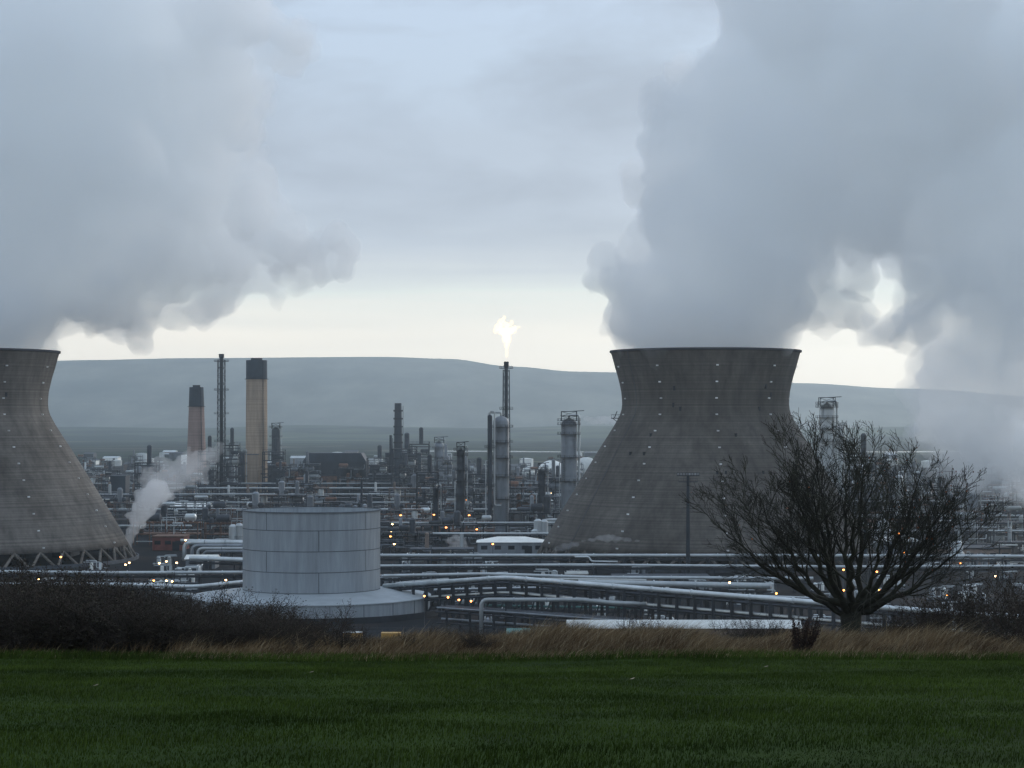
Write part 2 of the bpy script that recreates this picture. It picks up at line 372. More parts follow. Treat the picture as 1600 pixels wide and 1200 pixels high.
def lx_(n, d): return R.uniform(-1, 1, n)*(.27*d+1.0)
V, F = blades(260000, lx_, lambda n: 15.5+34.3*R.uniform(0, 1, n)**.8, lambda n, x, d: R.uniform(.025, .065, n)*(1+.5*np.sin(x*.9+np.sin(d)*2)*np.cos(d*.6)), .0045, .3, .35)
tag(np_mesh('turf', V, F, M['turf']), 'short mown green turf in the foreground', 'grass', kind='stuff')
def drx(n, d): return np.where(R.uniform(0, 1, n) < .85, R.uniform(-8.5, 16, n), R.uniform(-16, 16, n))
def dh(n, x, d):
    base = .46+.10*np.sin(x*.7+1)+.09*np.sin(x*1.9)+.22*np.exp(-((x-3.2)/2.6)**2)+.12*np.exp(-((x+3.6)/1.6)**2)
    base = np.where(x > 7, base+.08, base); return np.clip(base, .14, .8)*R.uniform(.5, 1.15, n)*np.clip((d-49)/2.5, .25, 1)
V, F = blades(70000, drx, lambda n: R.uniform(49.0, 57, n), dh, .0075, .75, .30)
V2, F2 = blades(9000, drx, lambda n: R.uniform(48.7, 55, n), lambda n, x, d: dh(n, x, d)*R.uniform(1.0, 1.45, n), .006, .95, .35)
tag(np_mesh('straw', V2, F2, M['straw']), 'pale bent straw stalks standing out of the brown grass', 'grass', kind='stuff')
tag(np_mesh('dry_grass', V, F, M['dry']), 'tall wind-bent brown dry grass along the edge of the turf', 'grass', kind='stuff')
# short green tussocks mixed in at the turf's edge
V, F = blades(22000, lx_, lambda n: 47.8+3.2*R.beta(2, 2, n), lambda n, x, d: R.uniform(.05, .22, n), .007, .3, .4)
tag(np_mesh('turf_edge', V, F, M['turf']), 'ragged green grass edge where the mown turf ends', 'grass', kind='stuff')

def grow(mb, rng, p, d, length, r, depth, up=.25, n=6, kids=4, spread=.7, nseg=None, leaves=None, minr=.004, ratio=.62):
    nseg = nseg or (6 if depth > 1 else 4 if depth else 3)
    pts = [p.copy()]; rs = [r]; dirs = [d.copy()]; q = p.copy(); d = d.normalized()
    for i in range(nseg):
        d = (d+Vector((rng.gauss(0, .12), rng.gauss(0, .12), rng.gauss(0, .10)+up*.35))).normalized()
        q = q+d*length/nseg; pts.append(q.copy()); dirs.append(d.copy()); rs.append(max(minr, r*(1-.62*(i+1)/nseg)))
    mb.tube(pts, rs, n, cap=False)
    if depth <= 0:
        if leaves is not None: leaves.append((q.copy(), d.copy()))
        return
    for k in range(kids):
        t = .22+.78*(k+rng.random()*.8)/kids; i = min(nseg-1, int(t*nseg)); f = t*nseg-i; f = min(1, f)
        a = pts[i].lerp(pts[i+1], f); dd = dirs[i+1]
        u, v = frame_of(dd); ph = k*2.4+rng.random()*1.2
        side = (u*math.cos(ph)+v*math.sin(ph))
        nd = (dd*1.0+side*spread*rng.uniform(.7, 1.2)).normalized()
        grow(mb, rng, a, nd, length*ratio*rng.uniform(.75, 1.15)*(1.1-.35*t), max(minr, rs[i]*.62), depth-1, up, max(3, n-1), kids, spread, None, leaves, minr, ratio)

def big_tree():
    rng = random.Random(5); D = 56.5; x = X(1330, D); z = gz(x, D)
    root = empty('bare_tree', (x, D, z), 0, 'bare spreading tree with a short thick trunk standing right of the cooling tower', 'tree')
    t = MB(); t.tube([(0, 0, -.3), (.0, 0, 0), (.02, 0, .25), (.0, 0, .6), (-.01, 0, 1.0), (0, 0, 1.25)], [.46, .37, .305, .285, .30, .25], 12)
    t.build('trunk', M['bark'], root, True)
    lv = []
    for i in range(16):
        a = i*2.39996+.35; e = math.radians(24+62*((i*.618034) % 1)); w = 3.6*rng.uniform(.9, 1.06)
        if i < 6: a = (PI, 0, PI*.93, .25, .12, PI*1.04)[i]; e = math.radians((22, 20, 46, 40, 60, 33)[i]); w = (3.9, 3.65, 3.8, 3.8, 4.0, 3.9)[i]
        S = Vector((math.cos(a)*.14, math.sin(a)*.14, rng.uniform(.85, 1.35))); E = Vector((w*math.cos(e)*math.cos(a), w*math.cos(e)*math.sin(a), 2.15+3.25*math.sin(e)*rng.uniform(.9, 1.05)))
        C = S.lerp(E, .45)+Vector((math.cos(a)*.28, math.sin(a)*.28, -.42*math.cos(e)*1.5))
        n = 12; pts = []; rs = []; r0 = rng.uniform(.07, .11)
        for k in range(n+1):
            t = k/n; p = S*(1-t)**2+C*2*t*(1-t)+E*t*t
            if 0 < k: p += Vector((rng.gauss(0, .05), rng.gauss(0, .05), rng.gauss(0, .04)))
            pts.append(p); rs.append(max(.012, r0*(1-t)**.8))
        b = MB(); b.tube(pts, rs, 8, cap=False)
        for k in range(9):
            t = .28+.72*(k+rng.random()*.7)/9; q = min(n-1, int(t*n)); p = pts[q].lerp(pts[q+1], t*n-q); dd = (pts[q+1]-pts[q]).normalized()
            u, v = frame_of(dd); ph = k*2.4+rng.random(); sd_ = u*math.cos(ph)+v*math.sin(ph)
            grow(b, rng, p, dd*.85+sd_*.62+Vector((0, 0, .10)), (1.75-.8*t)*rng.uniform(.75, 1.2), max(.015, rs[q]*.42), 3, up=.26, n=4, kids=4, spread=.60, leaves=lv, minr=.0054, ratio=.68)
        b.build('limb', M['bark'], root, True)
    lf = MB()
    for (p, d) in rng.sample(lv, 300):
        if p.x < .8 and rng.random() < .85: continue
        s = rng.uniform(.02, .045); u, v = frame_of(Vector((rng.gauss(0, 1), rng.gauss(0, 1), rng.gauss(0, 1))))
        lf.add([p, p+u*s, p+u*s+v*s, p+v*s*1.3], [(0, 1, 2, 3)])
    o = lf.build('leaves', M['leafr'], root); o['kind'] = 'stuff'
big_tree()

def bush_proto(seed, dens):
    rng = random.Random(seed); root = empty('thorn_bush', (0, 0, 0)); b = MB(); lv = []
    for k in range(int(30*dens)):
        a = rng.uniform(0, 2*PI); r0 = rng.uniform(0, .45); tl = rng.uniform(.15, 1.3)
        grow(b, rng, Vector((math.cos(a)*r0, math.sin(a)*r0, -.1)), Vector((math.cos(a)*tl, math.sin(a)*tl, 1)), rng.uniform(1.0, 1.7), .016, 2, up=.02, n=4, kids=6, spread=.8, leaves=lv, minr=.0055, ratio=.5)
    b.build('stems', M['twig'], root)
    l = MB()
    for (p, d) in lv:
        for q in range(2):
            s = rng.uniform(.015, .038); c = p+Vector((rng.gauss(0, .07), rng.gauss(0, .07), rng.gauss(0, .07)))
            u, v = frame_of(Vector((rng.gauss(0, 1), rng.gauss(0, 1), rng.gauss(0, 1))))
            l.add([c-u*s, c-v*s*.5, c+u*s, c+v*s*.5], [(0, 1, 2, 3)])
    o = l.build('leaves', M['leafd'], root); o['kind'] = 'stuff'
    return root
BP = [bush_proto(s, 1.0) for s in (11, 12, 13, 14)]
bush_used = set()
def put_bush(i, px, D, h, label, group='dark thorn bushes along the slope', wide=1.0):
    p = BP[i % 4]
    o = p if (i % 4) not in bush_used else copy_tree(p); bush_used.add(i % 4)
    x = X(px, D); o.location = (x, D, gz(x, D)-.02); s = h/1.75; o.scale = (s*wide, s*wide, s); o.rotation_euler = (0, 0, i*1.7)
    tag(o, label, 'bush', group)
rng = random.Random(21); bl = []
# (px, D, desired top py)
top = lambda px: 886 if px < 130 else 886+(px-130)*.29 if px < 220 else 912+(px-220)*.10 if px < 400 else 930+(px-400)*.42
for px in range(-30, 510, 27):
    for D in (52.2, 55, 58.5):
        p = px+rng.uniform(-10, 10); bl.append((p, D, top(p)+(26 if D < 54 else 10 if D < 57 else 0)+rng.uniform(-10, 18)))
bl.sort(key=lambda q: (q[1], q[0]))
cnt = {}
for i, (p, D, ty) in enumerate(bl):
    x = X(p, D); h = max(.5, Z(ty, D)-gz(x, D)); k = cnt.get(D, 0); cnt[D] = k+1
    row = {52.2: 'front', 55: 'middle', 58.5: 'back'}[D]
    put_bush(i, p, D, h, f'dark tangled thorn bush, {ordn(k)} from the left in the {row} row of the left thicket', 'thorn bushes of the left thicket')
for i, (p, D, h, lb) in enumerate([
    (520, 52, .95, 'small dark bush in dry grass in front of the round tank'),
    (752, 51.5, .62, 'small dark bush in dry grass below the bent pipe'),
    (1000, 55, .80, 'low dark bramble in front of the long white roof'),
    (1150, 58, .75, 'low dark bramble left of the tree before the white roof'),
    (560, 53.5, .55, 'low dark scrub in dry grass before the left yellow container'), (640, 52, .5, 'low dark scrub in dry grass right of the orange container'), (690, 54, .6, 'low dark scrub in dry grass below the pipe racks'),
    (830, 53, .55, 'low dark scrub in dry grass before the teal shed'), (900, 54.5, .6, 'low dark scrub before the left end of the white roof'), (1065, 52.5, .55, 'low dark scrub in dry grass before the middle of the white roof'),
    (1195, 56, .75, 'low dark scrub just left of the dead dock clump'), (1300, 54, .45, 'low dark scrub at the foot of the bare tree'), (470, 51.2, .5, 'low scrub at the right end of the thorn thicket'),
    (1420, 57.5, 1.1, 'dark bramble at the right of the bare tree trunk'),
    (1480, 55, 1.5, 'dark thorn bush second from the right edge'), (1560, 56, 1.7, 'tall dark thorn bush at the right edge'),
    (1600, 53, 1.6, 'dark thorn bush cut by the right edge'), (1375, 59.5, .9, 'low dark bramble just behind the bare tree trunk')]):
    put_bush(i+1, p, D, h*1.3, lb, 'scattered brambles', .85)
# dark cone of dead dock stems beside the tree
root = empty('dock_clump', (X(1240, 50.5), 50.5, gz(X(1240, 50.5), 50.5)), 0, 'dark reddish brown clump of dead dock stems left of the tree', 'plant')
b = MB(); b2 = MB(); rng = random.Random(9)
for k in range(46):
    a = rng.uniform(0, 2*PI); l = rng.uniform(.6, 1.05); q = Vector((math.cos(a)*.12+.16, math.sin(a)*.15, .0)); tp = q+Vector((math.cos(a)*.22+.16, math.sin(a)*.2, l))
    b.tube([q, q.lerp(tp, .5)+Vector((.03, 0, .03)), tp], [.010, .008, .005], 4)
    for j in range(90):
        t = rng.uniform(.12, 1); c = q.lerp(tp, t)+Vector((rng.gauss(0, .035), rng.gauss(0, .035), rng.gauss(0, .02))); s = rng.uniform(.008, .022)
        u, v = frame_of(Vector((rng.gauss(0, 1), rng.gauss(0, 1), rng.gauss(0, 1)))); b2.add([c-u*s, c-v*s, c+u*s, c+v*s], [(0, 1, 2, 3)])
b.build('stems', M['twig'], root); b2.build('seed_heads', M['seedhead'], root)['kind'] = 'stuff'
# fallen leaves
lmat = mat('fallen_leaf', (.42, .34, .24), .9, var=.3)
for i, (px, py) in enumerate([(487, 1057), (988, 1067), (1197, 1047), (150, 1079)]):
    D = 1.7/((py-HY)/FPX-.081); x = X(px, D); b = MB(); s = .05
    b.add([(-s, 0, .03), (-s*.4, -s*.6, .035), (s*.5, -s*.5, .045), (s, 0, .06), (s*.4, s*.6, .05), (-s*.5, s*.5, .035)], [(0, 1, 2, 3, 4, 5)])
    b.add([(-s*1.5, 0, .028), (-s, -.004, .03), (-s, .004, .03)], [(0, 1, 2)])
    tag(b.build('fallen_leaf', lmat, loc=(x, D, gz(x, D)+.03)), f'pale fallen leaf on the turf, {ordn([1,2,3,0][i])} from the left', 'leaf', 'fallen leaves on the turf')
# ------------------------------------------------------------------ cooling tower
reserved = []      # (x, y, r) footprints
def reserve(x, y, r): reserved.append((x, y, r))
def free(x, y, r): return all((x-a)**2+(y-c)**2 > (r+q)**2 for a, c, q in reserved)
def cooling_tower(cpx, label):
    D = 745; x = X(cpx, D); root = empty('cooling_tower', (x, D, 0), 0, label, 'cooling tower', 'concrete cooling towers')
    pr = [(549, 148.5), (552, 147.8), (562, 145), (575, 141.5), (588, 137.5), (600, 134.5), (612, 132), (624, 130.8), (632, 130.6), (640, 131.6), (648, 134), (656, 138), (664, 142.5), (680, 152.5), (697, 163.5), (718, 176.5),
          (740, 190), (760, 202.5), (780, 214.5), (800, 226.5), (820, 238.5), (841, 251), (852, 258)]
    P = [(w/FPX*D*.994, Z(y, D)) for y, w in pr]
    m = MB(); m.lathe(P+[(P[-1][0]-1.2, P[-1][1])]+[(r-.9, z) for r, z in reversed(P[:-1])]+[P[0]], 128); m.build('shell', M['shell'], root, True)
    z0, r0 = P[0][1], P[0][0]
    m = MB(); m.lathe([(r0+.02, z0-.55), (r0+.40, z0-.5), (r0+.40, z0+.25), (r0-1.1, z0+.25), (r0-1.1, z0-.2)], 128); m.build('rim', M['rim'], root)
    m = MB(); rb, zb = P[-1]
    n = 40
    for k in range(n):
        a0, a1, a2 = 2*PI*k/n, 2*PI*(k+.5)/n, 2*PI*(k+1)/n
        t = (rb*math.cos(a1)*.99, rb*math.sin(a1)*.99, zb+.2)
        for a in (a0, a2): m.tube([(math.cos(a)*(rb+2.5), math.sin(a)*(rb+2.5), 0), t], .5, 6)
    m.build('diagonal_columns', M['shell'], root)
    m = MB(); m.lathe([(rb+3.4, 0), (rb+3.4, 1.2), (rb+2.9, 1.2), (rb+2.9, 0)], 96); m.build('basin', M['msteel'], root)
    # small pale plates on meridians
    def rad(z):
        for (ra, za), (rc, zc) in zip(P, P[1:]):
            if zc <= z <= za: return ra+(rc-ra)*(za-z)/(za-zc), (rc-ra)/(za-zc)
        return P[-1][0], .6
    pl = None
    for az in (-76, -36, 2, 42, 78):
        for i in range(12):
            z = Z(574+i*24.6, D); r, sl = rad(z); a = math.radians(az)-PI/2
            if pl is None:
                mm = MB(); mm.box(-.42, .42, -.25, .12, -.24, .24); mm.box(-.3, .3, -.4, -.25, -.14, .14); pl = mm.build('fixing_plate', M['plate'], root); o = pl
            else:
                o = pl.copy(); col.objects.link(o)
            o.parent = root; o.location = ((r+.08)*math.cos(a), (r+.08)*math.sin(a), z); o.rotation_euler = (0, 0, a+PI/2)
    for az, y in ((-26, 609), (-27, 634), (-22, 640), (-38, 680), (12, 680), (22, 735), (4, 735), (-47, 708), (-38, 708), (33, 640), (38, 606), (44, 618), (0, 735)):
        z = Z(y, D); r, sl = rad(z); a = math.radians(az)-PI/2
        mm = MB(); mm.box(-.35, .35, -.15, .3, -.7, .7); mm.box(-.5, .5, -.2, .3, .7, .85); o = mm.build('vent_hatch', M['dsteel'], root)
        o.location = ((r+.04)*math.cos(a), (r+.04)*math.sin(a), z); o.rotation_euler = (0, 0, a+PI/2)
    # gantry on the left waist
    z = Z(652, D); r, _ = rad(z); mm = MB()
    mm.box(-r-2.8, -r+.5, -1.5, 1.5, z-.5, z-.2); mm.bar((-r+.6, 0, z-2.5), (-r-2.2, 0, z-.4), .25)
    for k in range(5): mm.bar((-r-2.7+k*.8, -1.4, z-.2), (-r-2.7+k*.8, -1.4, z+1.0), .1)
    mm.bar((-r-2.8, -1.4, z+1), (-r+.4, -1.4, z+1), .12); mm.bar((-r-1.6, 0, z-.2), (-r-.6, 0, z+2.2), .3)
    mm.build('gantry', M['dsteel'], root)
    # ladder with cage up the left meridian
    mm = MB(); a = math.radians(-58)-PI/2
    prev = None
    for i in range(60):
        z = 4+i*(z0-4)/59; r, _ = rad(max(z, P[-1][1])); p = Vector(((r+.5)*math.cos(a), (r+.5)*math.sin(a), z))
        if prev is not None: mm.bar(prev, p, .14)
        prev = p
    mm.build('ladder', M['msteel'], root)
    reserve(x, D, 74)
cooling_tower(1102, 'huge brown concrete cooling tower right of the lit flare stack')
cooling_tower(-58, 'second brown cooling tower cut off by the left edge of the picture')

# ------------------------------------------------------------------ chimneys and stacks
def chimney(px, D, ys, ws, bandy, mt, label, name='chimney'):
    x = X(px, D); root = empty(name, (x, D, 0), 0, label, 'chimney')
    zt = Z(ys[0], D); r0 = ws[0]/FPX*D; rb = ws[1]/FPX*D; zbd = Z(bandy, D)
    rr = lambda z: rb+(r0-rb)*z/zt
    m = MB(); m.lathe([(rb, 0), (rr(zt*.5), zt*.5), (rr(zbd), zbd)], 40); m.build('shaft', mt, root, True)
    m = MB(); m.lathe([(rr(zbd)+.05, zbd), (r0+.05, zt), (r0-.9, zt), (r0-.9, zt-4)], 40); m.build('dark_top', M['band'], root, 'auto')
    m = MB(); m.lathe([(r0*.55, zt-2), (r0*.55, zt+1.6), (r0*.45, zt+1.6), (r0*.45, zt-2)], 24); m.build('flue', M['band'], root)
    m = MB()
    m.lathe([(rr(zbd)+.0, zbd-.3), (rr(zbd)+1.0, zbd-.3), (rr(zbd)+1.0, zbd), (rr(zbd), zbd)], 40)
    m.bar((rb*.7, -rb*.78, 0), (rr(zt)*.7, -r0*.78, zt), .35); m.build('ladder', M['dsteel'], root)
    m = MB(); m.box(-2.2, 2.2, -rb-1.6, -rb+1, 0, 4.5); m.build('entrance_block', mt, root)
    reserve(x, D, rb+3); return root
chimney(401, 1480, (563, 768), (16.3, 17.2), 592, M['brick'], 'tall broad tan chimney with black top, left of the boiler house')
chimney(307, 1560, (605, 760), (10.8, 16.5), 635, M['pbrick'], 'shorter tapering pinkish chimney with black top behind the steam')

def platform(r, z, w=1.0, rail=1.1, n=16):
    m = MB(); m.lathe([(r, z), (r+w, z), (r+w, z+.18), (r, z+.18)], n)
    for k in range(n): a = 2*PI*k/n; m.bar(((r+w)*math.cos(a), (r+w)*math.sin(a), z), ((r+w)*math.cos(a), (r+w)*math.sin(a), z+rail), .09)
    m.lathe([(r+w-.06, z+rail), (r+w+.06, z+rail), (r+w+.06, z+rail+.1), (r+w-.06, z+rail+.1)], n)
    m.lathe([(r+w-.04, z+rail*.5), (r+w+.04, z+rail*.5), (r+w+.04, z+rail*.5+.07)], n)
    return m
def lattice(m, w0, w1, z0, z1, bay, t=.22):
    n = max(1, int((z1-z0)/bay)); f = lambda z: w0+(w1-w0)*(z-z0)/(z1-z0)
    c = [(-1, -1), (1, -1), (1, 1), (-1, 1)]
    for i in range(n):
        za = z0+(z1-z0)*i/n; zb = z0+(z1-z0)*(i+1)/n; a = f(za)/2; b = f(zb)/2
        for k in range(4):
            p, q = c[k], c[(k+1) % 4]
            m.bar((p[0]*a, p[1]*a, za), (p[0]*b, p[1]*b, zb), t*1.3)
            m.bar((p[0]*b, p[1]*b, zb), (q[0]*b, q[1]*b, zb), t)
            if i % 2: m.bar((p[0]*a, p[1]*a, za), (q[0]*b, q[1]*b, zb), t*.8)
            else: m.bar((q[0]*a, q[1]*a, za), (p[0]*b, p[1]*b, zb), t*.8)
def flare_stack(px, D, topy, w, platys, mt, label, dark=True, baseW=None):
    x = X(px, D); zt = Z(topy, D); root = empty('flare_stack', (x, D, 0), 0, label, 'flare stack', 'flare stacks of the refinery'); W = w/FPX*D
    m = MB(); m.tube([(0, 0, 0), (0, 0, zt-1.5)], W*.24, 12); m.build('riser', mt, root, True)
    m = MB(); m.lathe([(W*.24, zt-3), (W*.34, zt-2), (W*.34, zt), (W*.26, zt), (W*.26, zt-2)], 14); m.build('tip', M['rim'], root)
    m = MB(); lattice(m, baseW or W, W*.85, 0, zt-4, W*1.0, .24); m.build('lattice', mt, root)
    for y in platys: platform(W*.5, Z(y, D), W*.42).build('platform', M['dsteel'], root)
    m = MB(); m.tube([(W*.4, -W*.3, 0), (W*.38, -W*.3, zt-4)], .12, 6); m.bar((-W*.35, -W*.5, 0), (-W*.35, -W*.45, zt-5), .3); m.build('ladder', M['msteel'], root)
    reserve(x, D, W); return root
flare_stack(346, 1390, 553, 12.5, (565, 610, 647, 690, 722), M['dsteel'], 'tall dark unlit lattice stack between the two chimneys')
flare_stack(791, 950, 565, 11.5, (576, 640, 668), M['msteel'], 'lit flare stack with a burning flame left of the cooling tower', baseW=4.2)

def dark_stack(px, D, topy, basey, w, label, bumps=True, mt=None):
    x = X(px, D); zt = Z(topy, D); root = empty('exhaust_stack', (x, D, 0), 0, label, 'stack', 'steel exhaust stacks'); r = w/2/FPX*D
    m = MB(); m.lathe([(r*1.15, 0), (r*1.1, zt*.5), (r*.9, zt), (r*.75, zt), (r*.75, zt-3)], 24); m.build('shell', mt or M['dblue'], root, 'auto')
    for k in range(5 if bumps else 2):
        z = zt*(.55+.4*k/4.4); q = MB(); q.lathe([(r*.9, z-.6), (r*1.22, z-.6), (r*1.22, z+.6), (r*.9, z+.6)], 24); q.build('stiffening_ring', M['dsteel'], root)
    m = MB(); m.bar((r*1.3, -.3, 0), (r*1.3, -.3, zt-2), .3); m.build('ladder', M['dsteel'], root)
    reserve(x, D, r+1)
dark_stack(622, 1500, 630, 705, 12, 'dark ribbed steel stack rising above the furnace block')
dark_stack(610.5, 1490, 680, 705, 4.5, 'thin short pipe stack just left of the dark ribbed stack', False)

# ------------------------------------------------------------------ process columns
def column(px, D, topy, w, mt, label, plats=(), loop=None, cap='dome', ladder=True, head=False, extra=None, basez=None, pm='dsteel'):
    x = X(px, D); zt = Z(topy, D); r = w/2/FPX*D; z0 = 0
    root = empty('process_column', (x, D, 0), 0, label, 'process column', 'tall process columns')
    hd = min(r*.8, 3)
    m = MB(); m.lathe([(r*1.12, 0), (r*1.05, 2.5), (r, 2.6)]+[(r, zt-hd)]+[(r*math.cos(a), zt-hd+hd*math.sin(a)) for a in (.3, .6, .9, 1.2, 1.45)]+[(.02, zt)], 28)
    for k in range(1, 8):
        z = zt*k/8; m.lathe([(r, z-.12), (r+.12, z-.12), (r+.12, z+.12), (r, z+.12)], 28)
    m.build('shell', mt, root, 'auto')
    for y in plats: platform(r+.02, Z(y, D), 1.1+r*.15, 1.1).build('platform', M[pm], root)
    if ladder:
        m = MB(); prev = 0; s = 1
        for k, y in enumerate(sorted([Z(y, D) for y in plats]) or [zt]):
            a = -PI/2+s*.7; s = -s; p = ((r+.35)*math.cos(a), (r+.35)*math.sin(a))
            m.bar((p[0]-.3, p[1], prev), (p[0]-.3, p[1], y+1), .12); m.bar((p[0]+.3, p[1], prev), (p[0]+.3, p[1], y+1), .12)
            z = prev
            while z < y: m.bar((p[0]-.3, p[1], z), (p[0]+.3, p[1], z), .08); z += .9
            prev = y
        m.build('ladder', M[pm], root)
    m = MB(); s = loop if loop else (r+1)
    m.pipe([(0, 0, zt-.3), (0, 0, zt+1.6), (s, -.3, zt+1.6), (s, -.3, zt*.25), (s+3, -.3, zt*.25)], max(.28, r*.14), 10); m.build('overhead_pipe', M['lsteel'], root, True)
    m = MB(); m.pipe([(-r*.9, -r*.5, zt*.62), (-r-.7, -r*.6, zt*.62), (-r-.7, -r*.6, 1.5), (-r-4, -r*.6, 1.5)], .25, 8); m.build('side_pipe', M['lsteel'], root, True)
    if head:
        m = MB(); lattice(m, r*1.9, r*1.9, zt-1, zt+3.2, 2.1, .2)
        m.box(-r*1.1, r*1.1, -r*1.1, r*1.1, zt+1.2, zt+1.35); m.bar((-r, 0, zt+3), (r*1.9, 0, zt+3.6), .3); m.build('davit_frame', M[pm], root)
    reserve(x, D, r+2.5)
    return root
column(783, 914, 650, 25, M['steel'], 'broad grey process column in front of the lit flare stack', (668, 692, 716, 745, 780), loop=-5.6, head=False)
column(765.5, 905, 648, 7.5, M['dblue'], 'thin dark column hugging the left side of the broad grey column', (700, 760))
column(889, 925, 654, 25, M['steel'], 'grey process column with crowded platforms just left of the cooling tower', (658, 664, 679, 715, 752), head=True)
column(846.5, 930, 735, 12, M['msteel'], 'short dark column with splayed top platforms left of the grey column', (737, 741, 760, 790), head=True)
column(720, 935, 702, 13, M['msteel'], 'dark process column with many platforms left of the broad grey column', (704, 712, 735, 752, 775, 800), head=True)
column(686, 1450, 690, 15, M['steel'], 'pinkish grey column in lattice framing right of the furnace block', (700, 715, 730, 745), head=True)
column(699, 1440, 712, 8, M['steel'], 'slim grey column right beside the framed pinkish column', (720, 740))
column(431, 1470, 668, 13, M['msteel'], 'dark column with a peaked cap just right of the tall tan chimney', (668, 683, 697, 712, 727), head=True)
column(1292, 950, 632, 24, M['lsteel'], 'pale grey column with side platforms right of the cooling tower', (632, 637, 653, 671, 690), head=True)
column(1312, 955, 666, 15, M['lsteel'], 'lower pale column next to the pale one behind the bare tree', (668, 690))
column(681, 960, 762, 9, M['dblue'], 'low dark column among pipework left of the dark platformed column', (764, 775, 800), head=True)
column(378, 1420, 706, 10, M['msteel'], 'short dark column at the left foot of the tan chimney', (708, 725, 745))
column(330, 1350, 722, 7, M['msteel'], 'slim column just left of the unlit lattice stack', (724, 745))
column(361, 1400, 700, 6, M['steel'], 'slim pale column between lattice stack and tan chimney', (705, 725, 745), head=True)
column(735, 1250, 735, 8, M['msteel'], 'short column behind the dark platformed column', (740, 755))
column(640, 1470, 702, 8, M['msteel'], 'short column on the right of the furnace block', (706, 722, 740), head=True)
column(1405, 1000, 742, 13, M['lsteel'], 'pale column seen through the right of the bare tree', (748, 770))
column(1432, 1050, 765, 10, M['steel'], 'grey column at the right side of the bare tree crown', (770, 790))
column(1520, 980, 700, 17, M['steel'], 'tall grey column near the right edge', (704, 725, 750), head=True)
column(70, 1100, 700, 16, M['steel'], 'tall grey column near the left edge', (704, 725, 750), head=True)
column(20, 1250, 725, 12, M['msteel'], 'dark column at the left edge', (730, 750))

# loop pipe on top of the twin columns
# ------------------------------------------------------------------ buildings
def shed(px0, px1, D, topy, depth, mt, rmt, label, name='shed', roof='gable', nwin=0, ridge=None, h=None, rz=0, cat='shed', group=None):
    x0, x1 = X(px0, D), X(px1, D); zt = Z(topy, D); gx = (x0+x1)/2; g = min(gz(x0, D), gz(x1, D), gz(gx, D+depth)); w = (x1-x0)/2
    root = empty(name, (gx, D+depth/2, g), rz, label, cat, group); H = zt-g; rise = ridge if ridge is not None else min(2.5, H*.25); wh = H-rise
    d = depth/2
    m = MB(); m.box(-w, w, -d, d, -.5, wh); m.build('walls', mt, root)
    m = MB(); e = .5
    if roof == 'gable':
        m.add([(-w-e, -d-e, wh-.15), (w+e, -d-e, wh-.15), (w+e, 0, H), (-w-e, 0, H), (-w-e, d+e, wh-.15), (w+e, d+e, wh-.15)], [(0, 1, 2, 3), (3, 2, 5, 4), (0, 3, 4), (1, 5, 2), (0, 4, 5, 1)])
    elif roof == 'hip':
        k = min(w*.6, d)
        m.add([(-w-e, -d-e, wh), (w+e, -d-e, wh), (w+e, d+e, wh), (-w-e, d+e, wh), (-w+k, 0, H), (w-k, 0, H)], [(0, 1, 5, 4), (1, 2, 5), (2, 3, 4, 5), (3, 0, 4), (0, 3, 2, 1)])
    elif roof == 'mansard':
        k = w*.16; m.add([(-w-.1, y, wh-.1) for y in (-d, d)]+[(-w+k, y, H) for y in (-d, d)]+[(w-k, y, H) for y in (-d, d)]+[(w+.1, y, wh-.1) for y in (-d, d)],
              [(0, 6, 4, 2), (1, 3, 5, 7), (0, 2, 3, 1), (2, 4, 5, 3), (4, 6, 7, 5), (0, 1, 7, 6)])
    else: m.box(-w-.3, w+.3, -d-.3, d+.3, wh, wh+.5)
    m.build('roof', rmt, root)
    if nwin:
        for k in range(nwin):
            cx = -w+2*w*(k+.5)/nwin; q = MB(); ww = min(1.2, w/nwin*.6); q.box(cx-ww, cx+ww, -d-.06, -d+.2, wh*.45, wh*.75); q.build('window', M['glass'], root)
    q = MB(); q.box(-1.4+w*.5, 1.4+w*.5, -d-.08, -d+.2, 0, min(3.5, wh*.8)); q.build('door', M['dblue'], root)
    reserve(gx, D+depth/2, max(w, d)*.9)
    return root
shed(473, 572, 1440, 708, 30, M['dblue'], M['dblue'], 'big dark boiler house with sloped roof shoulders right of the tan chimney', 'boiler_house', 'mansard', 3, ridge=6, cat='boiler house')
shed(537, 569, 1440, 724, 14, M['dblue'], M['msteel'], 'dark box block against the right of the boiler house', 'plant_block', 'flat', 0, cat='block')
shed(575, 613, 1430, 736, 14, M['dblue'], M['steel'], 'low dark box with pale edge left of the furnace block', 'plant_block', 'flat', 0, cat='block')
shed(602, 658, 1500, 703, 20, M['dblue'], M['msteel'], 'dark furnace block beneath the dark ribbed stack', 'furnace_block', 'flat', 4, cat='block')
shed(380, 402, 1455, 705, 8, M['brick'], M['msteel'], 'tan block built against the foot of the tan chimney', 'plant_block', 'flat', 0, cat='block')
shed(746, 852, 770, 840, 16, M['steel'], M['white'], 'pale shed with white hipped roof left of the cooling tower foot', 'shed', 'hip', 5, ridge=1.8)
shed(890, 1250, 402, 971, 7, M['tanbrick'], M['white'], 'long low shed with bright roof behind the brambles', 'shed', 'gable', 9, ridge=1.2)
shed(795, 884, 398, 984, 6, M['teal'], M['teal'], 'low teal shed behind the dry grass', 'shed', 'gable', 2, ridge=.7)
shed(238, 287, 800, 833, 14, M['redbrick'], M['rust'], 'red brick shed to the right of the rising steam', 'shed', 'flat', 3)
shed(262, 323, 1120, 785, 20, M['dblue'], M['white'], 'shed with broad white upper wall above the red brick shed', 'shed', 'gable', 4, ridge=2.6)
